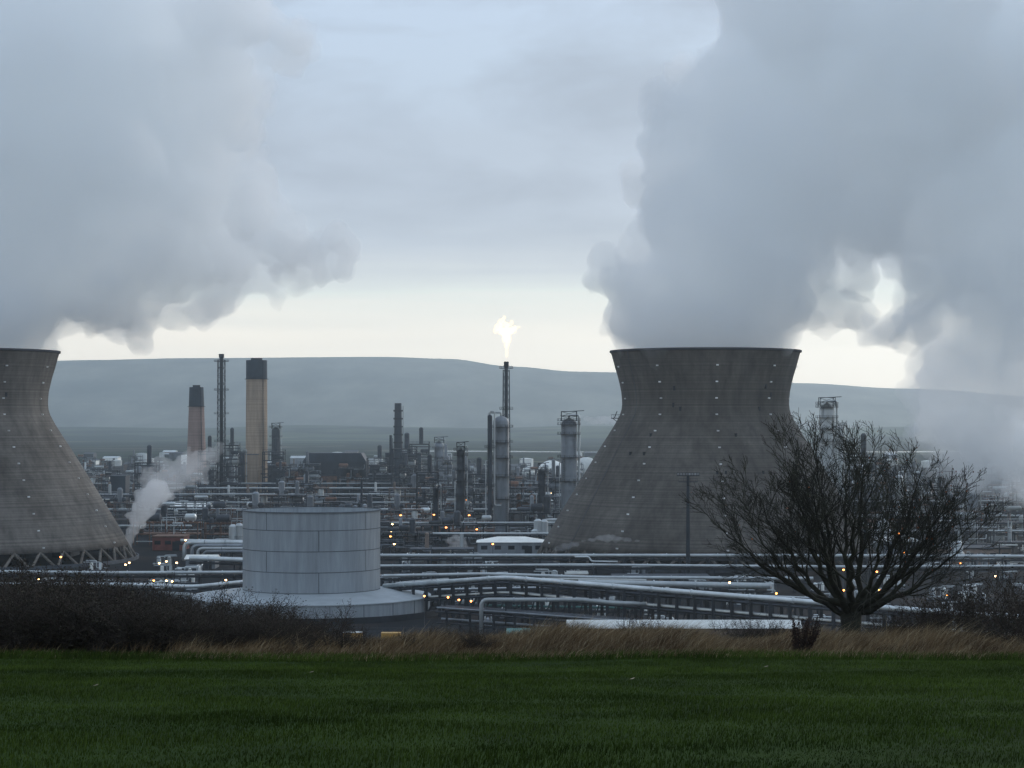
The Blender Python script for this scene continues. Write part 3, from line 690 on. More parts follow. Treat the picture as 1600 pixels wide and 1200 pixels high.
shed(884, 918, 640, 893, 8, M['tanbrick'], M['white'], 'small tan brick hut with white roof before the cooling tower', 'shed', 'flat', 1)
shed(958, 1108, 628, 898, 9, M['tanbrick'], M['msteel'], 'long tan brick control building before the cooling tower', 'control_building', 'flat', 8, cat='building')
shed(290, 336, 700, 868, 10, M['steel'], M['white'], 'small pale shed behind the left pipe bends', 'shed', 'gable', 2)
shed(1380, 1440, 760, 838, 14, M['steel'], M['white'], 'pale shed behind the right of the bare tree', 'shed', 'hip', 3)
shed(1470, 1580, 720, 850, 16, M['tanbrick'], M['msteel'], 'tan brick building near the right edge', 'building', 'flat', 6, cat='building')
shed(20, 110, 760, 835, 16, M['steel'], M['white'], 'pale shed near the left edge behind the trees', 'shed', 'gable', 3)

shed(418, 447, 1450, 722, 12, M['dblue'], M['msteel'], 'dark plant block between the tan chimney and the boiler house', 'plant_block', 'flat', 0, cat='block')
shed(448, 476, 1435, 730, 12, M['brown'], M['msteel'], 'brownish plant block touching the left of the boiler house', 'plant_block', 'flat', 2, cat='block')
shed(500, 530, 1430, 738, 10, M['rust'], M['dblue'], 'rusty plant block in front of the boiler house', 'plant_block', 'flat', 2, cat='block')
shed(172, 196, 1250, 738, 14, M['dblue'], M['dblue'], 'dark tall block left of the drifting steam', 'plant_block', 'flat', 0, cat='block')
shed(640, 665, 1400, 735, 12, M['dblue'], M['msteel'], 'dark plant block right of the furnace block', 'plant_block', 'flat', 2, cat='block')
shed(286, 300, 1300, 742, 14, M['brown'], M['msteel'], 'brownish block under the pinkish chimney', 'plant_block', 'flat', 0, cat='block')
shed(392, 600, 1180, 774, 10, M['dblue'], M['dsteel'], 'long low dark building just above the rim of the large round tank', 'building', 'flat', 12, cat='building')
shed(578, 604, 1480, 722, 10, M['dblue'], M['msteel'], 'narrow dark block between boiler house and furnace block', 'plant_block', 'flat', 2, cat='block')
# ------------------------------------------------------------------ tanks
def main_tank():
    D = 540; x = X(487, D); r = 107/FPX*D; zt = 26.9; root = empty('storage_tank', (x, D, 0), 0, 'large pale grey plated round tank with a low skirt around its foot', 'storage tank')
    m = MB(); m.lathe([(r, 0), (r, zt), (r-.15, zt), (r-.15, zt-2.2)], 96); m.build('shell', M['tank'], root, 'auto')
    m = MB(); m.lathe([(r-.16, zt-2.0), (r*.6, zt-1.3), (.1, zt-1.1)], 96); m.build('roof', M['tankroof'], root, True)
    m = MB(); m.lathe([(r+.0, zt-.1), (r+.30, zt-.1), (r+.30, zt+.16), (r-.1, zt+.16)], 96); m.build('rim', M['seam'], root)
    zs = [Z(829.7, 522), Z(862.5, 522), Z(895.5, 522), Z(928, 522)]
    m = MB()
    for z in zs: m.lathe([(r+.01, z-.10), (r+.03, z-.10), (r+.03, z+.10), (r+.01, z+.10)], 96)
    lv = [zt]+zs
    for k in range(4):
        for az in ((-34, 56, 146, -124) if k % 2 == 0 else (11.3, 101, -79, 191)):
            a = math.radians(az)-PI/2; da = .10/r
            m.add([((r+.03)*math.cos(a+s), (r+.03)*math.sin(a+s), z) for s in (-da, da) for z in (lv[k+1], lv[k])], [(0, 2, 3, 1)])
    m.build('plate_seams', M['seam'], root)
    R0 = 31.2
    m = MB(); m.lathe([(R0, 0), (R0, 4.3)], 110); m.build('skirt_wall', M['tank'], root, True)
    m = MB(); m.lathe([(R0+.25, 4.25), (R0+.25, 4.5), (r+.05, 6.2)], 110); m.build('skirt_roof', M['tankroof'], root, 'auto')
    m = MB()
    for k in range(22):
        a = 2*PI*k/22+.1; m.bar((R0*math.cos(a), R0*math.sin(a), .1), (R0*math.cos(a), R0*math.sin(a), 4.2), .12)
    m.build('skirt_ribs', M['seam'], root)
    m = MB(); m.lathe([(R0+3.5, 0), (R0+3.5, 1.5), (R0+3.1, 1.5), (R0+3.1, 0)], 80); m.build('kerb_wall', M['dsteel'], root)
    m = MB()   # handrail on the rim
    for k in range(60):
        a = 2*PI*k/60; m.bar(((r+.1)*math.cos(a), (r+.1)*math.sin(a), zt+.1), ((r+.1)*math.cos(a), (r+.1)*math.sin(a), zt+1.1), .05)
    m.lathe([(r+.07, zt+1.1), (r+.13, zt+1.1), (r+.13, zt+1.16), (r+.07, zt+1.16)], 96); m.build('handrail', M['steel'], root)
    reserve(x, D, 38)
main_tank()
def tank_proto(mt, r=8, h=9):
    root = empty('storage_tank', (0, 0, 0))
    m = MB(); m.lathe([(r, 0), (r, h)], 32); m.build('shell', mt, root, True)
    m = MB(); m.lathe([(r+.15, h-.1), (r+.15, h+.1), (r*.5, h+r*.10), (.05, h+r*.14)], 32); m.build('roof', mt, root, 'auto')
    m = MB()
    for k in range(24):
        a = -PI*.9+k*.045*PI/1.2; z = h*k/24; m.bar(((r+.1)*math.cos(a), (r+.1)*math.sin(a), z), ((r+1)*math.cos(a), (r+1)*math.sin(a), z), .3)
    m.build('stair', M['msteel'], root)
    return root
TP = [tank_proto(M['white']), tank_proto(M['lsteel'], 6, 11), tank_proto(M['msteel'], 10, 8)]
t_used = set()
def put_tank(i, px, D, s, label, group):
    x = X(px, D); o = TP[i] if i not in t_used else copy_tree(TP[i]); t_used.add(i)
    o.location = (x, D, 0); o.scale = (s, s, s); o.rotation_euler = (0, 0, px*.7); tag(o, label, 'storage tank', group); reserve(x, D, (8, 6, 10)[i]*s+1)
put_tank(1, 864, 880, .75, 'white upright tank tucked against the left of the cooling tower foot', 'small tanks')
put_tank(0, 470, 700, .45, 'small white tank half hidden behind the large round tank', 'small tanks')
def sphere_tank(px, D, topy, hw, label):
    r = hw/FPX*D; x = X(px, D); zc = Z(topy, D)-r; root = empty('storage_sphere', (x, D, 0), 0, label, 'storage sphere', 'white storage spheres')
    m = MB(); m.lathe([(max(.02, r*math.cos(a)), zc+r*math.sin(a)) for a in [-PI/2+PI*i/20 for i in range(21)]], 40); m.build('sphere', M['white'], root, True)
    for k in range(10):
        a = 2*PI*k/10; q = MB(); q.tube([(r*.98*math.cos(a), r*.98*math.sin(a), 0), (r*.98*math.cos(a), r*.98*math.sin(a), zc)], .4, 8); q.build('leg', M['steel'], root)
    m = MB(); m.lathe([(1.2, zc+r*.98), (1.6, zc+r*.98), (1.6, zc+r+.5), (1.2, zc+r+.5)], 12); m.build('top_platform', M['dsteel'], root)
    reserve(x, D, r)
sphere_tank(862, 1750, 719, 24, 'larger white storage sphere behind the dark short column')
sphere_tank(916, 1800, 714, 19, 'white storage sphere half hidden by the cooling tower')
sphere_tank(826, 1900, 728, 10, 'small white storage sphere farthest left of the three')

# ------------------------------------------------------------------ steel process units
def unit_proto(seed, w, d, h, fm, vm, pm, dens=1.0):
    rng = random.Random(seed); root = empty('process_unit', (0, 0, 0)); fl = 4.2; n = max(1, int(h/fl)); bx = max(1, int(w/6)); by = max(1, int(d/6))
    m = MB(); xs = [-w/2+w*i/bx for i in range(bx+1)]; ys = [-d/2+d*i/by for i in range(by+1)]
    for x in xs:
        for y in ys: m.bar((x, y, 0), (x, y, n*fl+rng.choice([0, 0, 1.2])), .38)
    for k in range(1, n+1):
        for y in ys: m.bar((-w/2, y, k*fl), (w/2, y, k*fl), .32)
        for x in xs: m.bar((x, -d/2, k*fl), (x, d/2, k*fl), .32)
        for i in range(bx):
            if rng.random() < .4: m.bar((xs[i], -d/2, (k-1)*fl), (xs[i+1], -d/2, k*fl), .2)
    m.build('frame', fm, root)
    m = MB()
    for k in range(1, n+1):
        if rng.random() < .85:
            a = rng.choice([-w/2, -w/2, 0]); m.box(a, w/2, -d/2, d/2, k*fl+.17, k*fl+.27)
            z = k*fl+.27
            for q in range(int((w/2-a)/2)+1): m.bar((a+q*2, -d/2, z), (a+q*2, -d/2, z+1.1), .08)
            m.bar((a, -d/2, z+1.1), (w/2, -d/2, z+1.1), .1); m.bar((a, -d/2, z+.6), (w/2, -d/2, z+.6), .07)
    m.build('deck', fm, root)
    for k in range(int((2+n)*dens)):
        z = rng.randint(0, n)*fl+.3; x = rng.uniform(-w*.4, w*.4); y = rng.uniform(-d*.4, 0); q = MB()
        if rng.random() < .5:
            r = rng.uniform(.7, 1.5); l = rng.uniform(2.5, min(6, w*.5)); q.tube([(x-l/2-.5, y, z+r+.3), (x-l/2, y, z+r+.3), (x+l/2, y, z+r+.3), (x+l/2+.5, y, z+r+.3)], [r*.5, r, r, r*.5], 14); q.box(x-l*.3-.2, x-l*.3+.2, y-r*.7, y+r*.7, z, z+r+.3); q.box(x+l*.3-.2, x+l*.3+.2, y-r*.7, y+r*.7, z, z+r+.3)
        else:
            r = rng.uniform(.7, 1.7); l = rng.uniform(3, 6.5); q.tube([(x, y, z), (x, y, z+l), (x, y, z+l+r*.5)], [r, r, r*.45], 14)
        q.build('vessel', rng.choice([vm, vm, vm, M['lsteel'], M['msteel'], pm]), root, 'auto')
    m = MB()
    for k in range(int((7+2*n)*dens)):
        p = Vector((rng.uniform(-w/2, w/2), -d/2-rng.uniform(0, .8), rng.uniform(.5, n*fl))); pts = [p.copy()]
        for q in range(4):
            ax = rng.choice([0, 2, 0, 1]); s = rng.uniform(-5, 5); p = p.copy()
            if ax == 0: p.x = max(-w/2-1, min(w/2+1, p.x+s*1.5))
            elif ax == 2: p.z = max(.5, min(n*fl+2, p.z+s))
            else: p.y = max(-d/2-1, min(d/2, p.y+s))
            if (p-pts[-1]).length > .8: pts.append(p)
        if len(pts) > 1: m.pipe(pts, rng.choice([.12, .16, .22, .3]), 6)
    m.build('pipework', pm, root, 'auto')
    return root
UP = [unit_proto(1, 18, 10, 13, M['msteel'], M['steel'], M['lsteel']), unit_proto(2, 24, 9, 9, M['dsteel'], M['msteel'], M['steel'], 1.3), unit_proto(3, 12, 10, 18, M['msteel'], M['steel'], M['steel']),
      unit_proto(4, 26, 8, 9, M['rust'], M['msteel'], M['lsteel'], 1.2), unit_proto(5, 15, 12, 14, M['dsteel'], M['rust'], M['steel']), unit_proto(6, 20, 9, 5, M['steel'], M['lsteel'], M['lsteel'], 1.6),
      unit_proto(7, 10, 8, 22, M['dsteel'], M['msteel'], M['msteel']), unit_proto(8, 22, 10, 9, M['msteel'], M['tanbrick'], M['white'], 1.1), unit_proto(9, 16, 8, 13, M['brown'], M['steel'], M['steel'])]
UW = [10, 12, 8, 13, 9.5, 10.5, 6.5, 11.5, 9]
UC = ['grey', 'dark', 'tall grey', 'rusty', 'dark', 'low pale', 'tall dark', 'grey', 'brown']
u_used = set(); rng = random.Random(77)
for n, (px, D, i, sc_, hz_, lb) in enumerate([(428, 1420, 6, 1.25, 1.15, 'tall dark framed unit right of the tan chimney foot'), (452, 1400, 4, 1.1, 1.25, 'dark framed unit left of the boiler house'), (484, 1400, 2, 1.0, 1.05, 'grey framed unit before the left shoulder of the boiler house'),
        (548, 1400, 4, 1.0, 1.2, 'dark framed unit before the right half of the boiler house'), (590, 1395, 6, 1.2, 1.0, 'tall dark framed unit left of the furnace block'), (632, 1380, 6, 1.4, 1.25, 'tallest dark framed unit in front of the furnace block'),
        (655, 1440, 6, 1.2, 1.35, 'tall dark framed unit at the right of the furnace block'), (700, 1300, 2, 1.0, 1.25, 'tall grey framed unit left of the dark platformed column'), (745, 1010, 6, 1.0, .95, 'tall dark framed unit left of the broad grey column'),
        (668, 1000, 6, .9, 1.0, 'tall dark framed unit among lamps right of the round tank'), (815, 1010, 4, 1.0, 1.15, 'dark framed unit right of the lit flare stack'), (360, 1360, 6, 1.0, 1.35, 'tall dark framed unit left of the tan chimney'), (325, 1340, 6, 1.0, 1.2, 'tall dark framed unit right of the pinkish chimney'),
        (230, 1100, 6, 1.0, 1.1, 'tall dark framed unit behind the left steam'), (1345, 980, 6, 1.1, 1.3, 'tall dark framed unit behind the bare tree'), (868, 1000, 2, .9, 1.1, 'grey framed unit behind the grey platformed column')]):
    o = UP[i] if i not in u_used else copy_tree(UP[i]); u_used.add(i); o.location = (X(px, D), D, 0); o.scale = (sc_*1.15, sc_*1.1, hz_*1.22); tag(o, lb, 'process unit', 'tall framed process units'); reserve(X(px, D), D, UW[i]*.6)
# fill rows
rowsD = [700, 775, 830, 890, 960, 1040, 1130, 1230, 1340, 1450, 1600, 1800, 2050]
for ri, D in enumerate(rowsD):
    n = 0; px = -20+rng.uniform(0, 25)
    while px < 1620:
        if D < 760: i = rng.choice([5, 5, 1, 7])
        elif D < 900: i = rng.choice([0, 1, 3, 4, 5, 7, 8, 1])
        elif D < 1500: i = rng.choice([0, 1, 2, 3, 4, 7, 8, 6, 4])
        else: i = rng.choice([0, 1, 4, 7, 2])
        step = (UW[i]*2+rng.uniform(2, 14))/D*FPX
        c = px+UW[i]/D*FPX; dd = D+rng.uniform(-22, 22); x = X(c, D)
        px += step
        if D > 745 and 925 < c < 1282: continue
        if D < 745 and (c > 820 and c < 1350 or c < 600): continue
        if not free(x, dd, UW[i]*.72): continue
        if rng.random() < .06: continue
        o = UP[i] if i not in u_used else copy_tree(UP[i]); u_used.add(i)
        o.location = (x, dd, 0); o.rotation_euler = (0, 0, rng.choice([0, 0, PI, .08, -.08])); s = rng.uniform(.8, 1.1); o.scale = (s, s, s*rng.uniform(.85, 1.15))
        tag(o, f'{UC[i]} steel process unit {ordn(n)} from the left in the {ordn(ri)} row back', 'process unit', 'open steel process units'); n += 1
        reserve(x, dd, UW[i]*.6)
for p in (set(range(9))-u_used): raise RuntimeError('unused proto')
# distant tanks
n = 0; lst = []
for k in range(46):
    D = rng.uniform(1850, 3000); px = rng.uniform(0, 1600)
    if 930 < px < 1265: continue
    if free(X(px, D), D, 12): lst.append((px, D)); reserve(X(px, D), D, 14)
lst.sort()
for n, (px, D) in enumerate(lst):
    i = rng.choice([0, 1, 2, 2]); put_tank(i, px, D, rng.uniform(.6, 1.2), f'{("white","pale","grey")[i]} tank on the far flats, {ordn(n)} from the left', 'tanks on the far flats')
# far sheds
lst = sorted((rng.uniform(20, 1580), rng.uniform(2100, 3080)) for k in range(34))
lst = [(p, D) for p, D in lst if not 930 < p < 1265]
for n, (px, D) in enumerate(lst):
    w = rng.uniform(8, 30); h = rng.uniform(5, 11)
    shed(px, px+w, D, 660+(50-h)*FPX/D, 25, rng.choice([M['steel'], M['white'], M['dblue'], M['tanbrick']]), rng.choice([M['lsteel'], M['steel'], M['msteel'], M['dblue']]), f'far low building on the flats, {ordn(n)} from the left', 'building', 'gable', 0, cat='building', group='far buildings')

# ------------------------------------------------------------------ pipe racks
def rack(path, z, width, pipes, every, label, levels=(0.0,), sm='dsteel', name='pipe_rack', deck=False, post=.45, brace=True):
    """path: [(x, y)]; pipes: [(offset, level z, radius, material)]"""
    P = [Vector((q[0], q[1], 0)) for q in path]; HZ = [(q[2]-z if len(q) > 2 else 0) for q in path]; root = empty(name, P[0], 0, label, 'pipe rack', 'pipe racks of the refinery'); O = P[0]
    def offs(i, o):
        d = (P[min(i+1, len(P)-1)]-P[max(i-1, 0)]).normalized(); nn = Vector((-d.y, d.x, 0)); return P[i]+nn*o-O+Vector((0, 0, HZ[i]))
    seg = []
    for a, c, h0, h1 in zip(P, P[1:], HZ, HZ[1:]):
        L_ = (c-a).length; k = max(1, int(L_/every))
        for j in range(k): seg.append((a.lerp(c, (j+.5)/k)-O, (c-a).normalized(), h0+(h1-h0)*(j+.5)/k))
    seg = seg[:100]
    zt = z+max(levels)
    for p, d, hz in seg:
        nn = Vector((-d.y, d.x, 0))*width/2; m = MB()
        for s in (-1, 1): m.bar(p+nn*s, p+nn*s+Vector((0, 0, zt+hz)), post)
        for l in levels: m.bar(p-nn*1.15+Vector((0, 0, z+hz+l-.2)), p+nn*1.15+Vector((0, 0, z+hz+l-.2)), post*.8)
        if brace: m.bar(p-nn, p+nn+Vector((0, 0, (z+hz)*.8)), post*.45)
        m.build('support_frame', M[sm], root)
    m = MB()
    for s in (-1, 1):
        for l in levels: m.tube([offs(i, s*width/2)+Vector((0, 0, z+l-.5)) for i in range(len(P))], post*.42, 4)
    m.build('side_beams', M[sm], root)
    for o, l, r, mt in pipes:
        m = MB(); pts = []
        m.pipe([offs(i, o)+Vector((0, 0, z+l+r)) for i in range(len(P))], r, 10, bend=4); 
        PP = [offs(i, o)+Vector((0, 0, z+l+r)) for i in range(len(P))]
        for a, c in zip(PP, PP[1:]):
            dl = (c-a).length; kk = int(dl/13); dn = (c-a).normalized()
            for j in range(kk):
                q = a.lerp(c, (j+.3+.35*((j*.618+o) % 1))/kk); m.tube([q-dn*.15, q+dn*.15], r*1.3, 8)
        m.build('pipe', M[mt], root, 'auto')
    return root
def PD(px, D, z=None): return (X(px, D), D) if z is None else (X(px, D), D, z)
rack([PD(606, 548, 5.6), PD(795, 508, 10.9), PD(1290, 440, 10.6), PD(1450, 425, 10.3), PD(1640, 412, 10.0)], 10.6, 4.0, [(-1.3, .2, .55, 'lsteel'), (.2, .0, .3, 'steel'), (1.4, 0, .25, 'steel'), (-1.2, -3.2, .26, 'white'), (.6, -3.2, .25, 'steel')], 5.2,
     'long bent pipe rack with a thick pale pipe crossing before the cooling tower', (0, -3.2), post=.75)
rack([PD(560, 673), PD(1215, 673), PD(1640, 668)], 5.4, 6, [(-2.2, .5, .55, 'lsteel'), (-.8, .2, .3, 'steel'), (.8, .2, .4, 'steel'), (2, .2, .35, 'lsteel')], 9, 'straight pipe rack along the foot of the cooling tower', (0, -2.5))
rack([PD(590, 640), PD(905, 645), PD(1330, 636), PD(1640, 640)], 4.6, 5, [(-2, .3, .42, 'lsteel'), (-.8, .2, .3, 'steel'), (.6, .2, .3, 'steel'), (1.8, .2, .3, 'steel')], 9, 'second straight rack of thin pipes in front of the cooling tower foot', (0,))
rack([PD(598, 610), PD(760, 618), PD(925, 604), PD(1270, 600)], 3.6, 4, [(-1.2, .3, .5, 'lsteel'), (.3, .2, .3, 'steel'), (1.5, .2, .35, 'lsteel')], 10, 'low gently bent rack passing before the small tan hut', (0,))
rack([PD(905, 572), PD(1205, 560)], 4.2, 3, [(-.8, .3, .85, 'lsteel'), (1, .2, .3, 'steel')], 12, 'short rack with one thick pale pipe ending left of the bare tree', (0,))
rack([PD(690, 580), PD(860, 590), PD(1010, 585)], 4.4, 3, [(-.8, .3, .3, 'white'), (1, .2, .3, 'steel')], 9, 'short rack of two thin pipes behind the bent rack', (0,))
rack([PD(760, 520), PD(1080, 510)], 3.0, 3, [(-1, .3, .3, 'teal'), (.8, .2, .25, 'steel')], 9, 'low rack with a greenish pipe under the bent rack', (0,))
rack([PD(286, 758), PD(380, 752), PD(520, 752)], 5.5, 5, [(-2, .3, .6, 'lsteel'), (-.5, .2, .4, 'steel'), (1.5, .2, .4, 'lsteel')], 9, 'left rack of thick pipes running behind the large round tank', (0,))
rack([PD(-40, 610), PD(180, 604), PD(392, 606)], 5.0, 5, [(-2, .3, .5, 'lsteel'), (-.6, .2, .35, 'steel'), (1, .2, .3, 'steel')], 9, 'straight pipe rack left of the large round tank above the thicket', (0,))
rack([PD(-40, 580), PD(220, 578), PD(300, 570), PD(385, 590)], 3.5, 4, [(-1.5, .3, .55, 'lsteel'), (.6, .2, .4, 'steel')], 9, 'low bent pipe rack nearest behind the left thicket', (0,))
rack([PD(300, 665), PD(395, 655)], 5, 3.5, [(-1, .3, .75, 'lsteel'), (1, .2, .3, 'steel')], 9, 'short thick pale pipe run touching the left of the round tank', (0,))
for k, (a, c, D, z, nm) in enumerate([(590, 870, 800, 6, 'front'), (-30, 300, 860, 6, 'left front'), (595, 880, 865, 7, 'second'), (-30, 900, 1000, 7, 'long middle'), (250, 760, 1085, 7, 'fourth'), (-30, 880, 1180, 8, 'long high'),
                                      (200, 900, 1290, 8, 'far'), (-30, 860, 1390, 8, 'farthest'), (1300, 1640, 820, 6, 'right front'), (1295, 1640, 930, 7, 'right middle'), (1290, 1640, 1080, 8, 'right far')]):
    rack([PD(a, D), PD(c, D)], z, 4, [(-1.5, .3, .4, 'lsteel'), (-.3, .2, .3, 'steel'), (1, .2, .3, 'rust' if k % 2 else 'steel')], 9, f'{nm} pipe rack threading between the steel process units', (0,), brace=False)
rack([PD(690, 490), PD(800, 478), PD(1300, 425)], 5.4, 5, [(-1.8, .2, .22, 'steel'), (-.6, .2, .3, 'msteel'), (.8, .2, .22, 'steel'), (1.8, .2, .3, 'msteel'), (0, -2.6, .25, 'steel')], 5.6, 'dark close-posted rack nearest in front of the bent pale pipe rack', (0, -2.6), sm='dsteel', post=.55)
rack([PD(680, 548), PD(860, 556), PD(1290, 520)], 4.6, 5, [(-1.8, .2, .3, 'msteel'), (.4, .2, .25, 'steel'), (1.6, .2, .3, 'lsteel')], 6, 'dark rack hidden behind the posts of the bent pale pipe rack', (0,), sm='dsteel', post=.55)
# the white loop pipe and the stacked bends
def loose_pipe(pts, r, mt, label, name='pipe', sup=True, gp='large free-standing pipes'):
    P = [Vector(p) for p in pts]; root = empty(name, (P[0].x, P[0].y, 0), 0, label, 'pipe', gp); O = Vector((P[0].x, P[0].y, 0))
    m = MB(); m.pipe([p-O for p in P], r, 14, bend=r*3.2); m.build('run', M[mt], root, True)
    for a, c in zip(P, P[1:]):
        if (c-a).length > 12 and abs(c.z-a.z) < 3:
            k = int((c-a).length/9)
            for j in range(k):
                q = a.lerp(c, (j+.5)/k)-O; s = MB(); s.bar((q.x, q.y, 0), (q.x, q.y, q.z-r), .3); s.bar((q.x-r, q.y, q.z-r), (q.x+r, q.y, q.z-r), .2); s.build('support', M['dsteel'], root)
    m = MB()
    for a, c in zip(P, P[1:]):
        d = (c-a); k = int(d.length/6)
        for j in range(1, k): q = a.lerp(c, j/k)-O; dn = d.normalized(); m.tube([q-dn*.12, q+dn*.12], r*1.25, 14)
    if m.v: m.build('flanges', M['steel'], root)
loose_pipe([(X(752, 478), 478, 0), (X(752, 478), 478, 8.6), (X(905, 478), 478, 8.6), (X(960, 476), 476, 8.0), (X(1010, 474), 474, 8.0)], .5, 'lsteel', 'pale pipe rising and bending right above the dark yard')
for k, (a, z, D) in enumerate([(288, 6.5, 742), (300, 5.6, 738), (309, 4.8, 734), (318, 4.0, 730)]):
    loose_pipe([(X(a, D), D, -.3), (X(a, D), D, z), (X(384, D), D, z), (X(420, D), D, z)], .75-.08*k, 'lsteel' if k % 2 == 0 else 'steel', f'bent pale pipe, {("outermost","second","third","innermost")[k]} of the nested bends left of the tank')
loose_pipe([(X(196, 585), 585, 3.2), (X(238, 585), 585, 3.2), (X(262, 575), 575, 2.0), (X(300, 570), 570, 2)], .55, 'lsteel', 'pale pipe stepping down behind the left thicket')
loose_pipe([(X(598, 560), 560, 1.5), (X(612, 560), 560, 1.5), (X(618, 575), 575, 4.6), (X(700, 590), 590, 4.6)], .6, 'lsteel', 'pale swan-neck pipe at the right of the round tank')
loose_pipe([(X(898, 640), 640, 8), (X(920, 640), 640, 8.1), (X(924, 640), 640, 6.6), (X(965, 640), 640, 6.5)], .25, 'lsteel', 'thin stepped pale pipe above the racks before the cooling tower')

# ------------------------------------------------------------------ yard clutter near the racks
def skid_proto(seed):
    rng = random.Random(seed); root = empty('pump_skid', (0, 0, 0)); m = MB(); m.box(-3, 3, -1.5, 1.5, 0, .4)
    for k in range(3): m.bar((-2.6+k*2.6, -1.4, .4), (-2.6+k*2.6, -1.4, 2.6), .18)
    m.bar((-2.6, -1.4, 2.6), (2.6, -1.4, 2.6), .18); m.build('base', M['msteel'], root)
    for k in range(2):
        q = MB(); x = -1.5+k*3; r = rng.uniform(.5, .9); q.tube([(x, 0, .4), (x, 0, 2+r), (x, 0, 2.4+r)], [r, r, r*.4], 12); q.build('vessel', rng.choice([M['lsteel'], M['white'], M['steel']]), root, 'auto')
    m = MB(); m.pipe([(-3.5, -1, 1), (0, -1, 1), (0, -1, 3.4), (3.5, -1, 3.4)], .2, 6); m.pipe([(-2, .8, .6), (-2, .8, 3), (4, .8, 3)], .16, 6); m.build('pipework', M['lsteel'], root, 'auto')
    return root
SP = [skid_proto(s) for s in (1, 2, 3)]; s_used = set(); lst = []
for k in range(260):
    D = rng.uniform(495, 735); px = rng.uniform(-10, 1610); x = X(px, D)
    if 300 < px < 690 and D < 590: continue
    if free(x, D, 5): lst.append((px, D)); reserve(x, D, 4.2)
    if len(lst) > 85: break
rowc = {}
for px, D in sorted(lst):
    k = int((D-480)//65); n = rowc.get(k, 0); rowc[k] = n+1; i = rng.randrange(3)
    o = SP[i] if i not in s_used else copy_tree(SP[i]); s_used.add(i)
    o.location = (X(px, D), D, 0); o.rotation_euler = (0, 0, rng.choice([0, PI/2, PI, .3])); s = rng.uniform(.7, 1.25); o.scale = (s, s, s)
    tag(o, f'small pump skid {ordn(n)} from the left in the {("nearest","second","third","fourth")[min(3,k)]} row between the pipe racks', 'pump skid', 'pump skids in the yard')
for i, (a, c, y, lb) in enumerate([(537, 566, 988, 'yellow container lying beyond the dry grass, left one'), (596, 626, 989, 'orange yellow container beyond the dry grass, right one')]):
    D = 392; x0, x1 = X(a, D), X(c, D); zt = Z(y, D); g = gz(x0, D); root = empty('container', ((x0+x1)/2, D, g), 0, lb, 'container', 'yellow containers'); w = (x1-x0)/2; H = zt-g
    m = MB(); m.box(-w, w, -1.2, 1.2, -.3, H)
    m.build('body', M['yellow'], root); m = MB()
    for k in range(9): m.box(-w+w*2*k/9+.1, -w+w*2*k/9+.25, -1.26, -1.2, .1, H-.15)
    m.build('ribs', M['yellow'], root); m = MB(); m.box(-w-.04, w+.04, -1.25, 1.25, H, H+.08); m.build('lid', M['white'] if i == 0 else M['yellow'], root)
# perimeter fence in front of the plant
D = 474; xa, xb = X(-30, D), X(1640, D); root = empty('perimeter_fence', (xa, D, 0), 0, 'dark mesh fence along the near side of the refinery', 'fence')
n = 90; q0 = None
for k in range(n):
    x = (xb-xa)*k/(n-1)
    if q0 is None:
        q = MB(); q.bar((0, 0, 0), (0, 0, 2.6), .12); q.bar((0, 0, 2.6), (0, -.4, 3.0), .1); q0 = q.build('post', M['msteel'], root); o = q0
    else: o = q0.copy(); col.objects.link(o); o.parent = root
    o.location = (x, 0, 0)
m = MB()
for z in (.1, .9, 1.7, 2.5): m.bar((0, .05, z), (xb-xa, .05, z), .06)
m.build('wires', M['msteel'], root)

# ------------------------------------------------------------------ masts and lamps
def mast(px, D, topy, label):
    x = X(px, D); zt = Z(topy, D); root = empty('floodlight_mast', (x, D, 0), 0, label, 'floodlight mast', 'floodlight masts')
    m = MB(); m.tube([(0, 0, 0), (0, 0, zt*.5), (0, 0, zt-.3)], [.75, .6, .45], 12); m.lathe([(.7, 0), (1.1, 0), (1.1, .5), (.7, .5)], 12)
    m.build('mast', M['band'], root, 'auto')
    m = MB()
    for z in (zt-.4, zt-2.4):
        w = 3.6 if z > zt-1 else 3.0
        for y in (-.7, .7): m.bar((-w, y, z), (w, y, z), .16)
        m.box(-w, w, -.7, .7, z-.15, z-.08)
        for k in range(9): m.bar((-w+w*2*k/8, -.7, z), (-w+w*2*k/8, -.7, z+1.0), .06)
        m.bar((-w, -.7, z+1), (w, -.7, z+1), .08)
    m.build('head_frame', M['band'], root)
    for k in range(8):
        q = MB(); xx = -3.2+k*.91; q.box(xx-.28, xx+.28, -1.15, -.8, zt-.2, zt+.35); q.bar((xx, -.8, zt), (xx, -.6, zt-.3), .1); q.build('floodlight', M['steel'], root)
mast(1075, 655, 741, 'floodlight mast standing before the cooling tower')
mast(565, 1000, 748, 'floodlight mast rising behind the large round tank')
mast(1352, 700, 758, 'floodlight mast behind the bare tree')
mast(215, 900, 770, 'floodlight mast beside the left steam')
def lamp_proto(mt):
    root = empty('yard_lamp', (0, 0, 0)); m = MB(); m.tube([(0, 0, 0), (0, 0, 7.9)], [.14, .08], 6); m.bar((0, 0, 7.85), (0, -.8, 8.0), .1); m.build('post', M['msteel'], root)
    m = MB(); m.lathe([(.02, 8.25), (.35, 8.15), (.38, 8.02)], 10, c=(0, -.8)); m.build('hood', M['steel'], root)
    m = MB(); m.lathe([(.02, 7.62), (.30, 7.74), (.36, 7.90), (.36, 8.01), (.02, 8.02)], 12, c=(0, -.8)); m.build('lamp', mt, root)
    return root
LP = {'o': lamp_proto(M['lamp_o']), 'w': lamp_proto(M['lamp_w'])}; l_used = set()
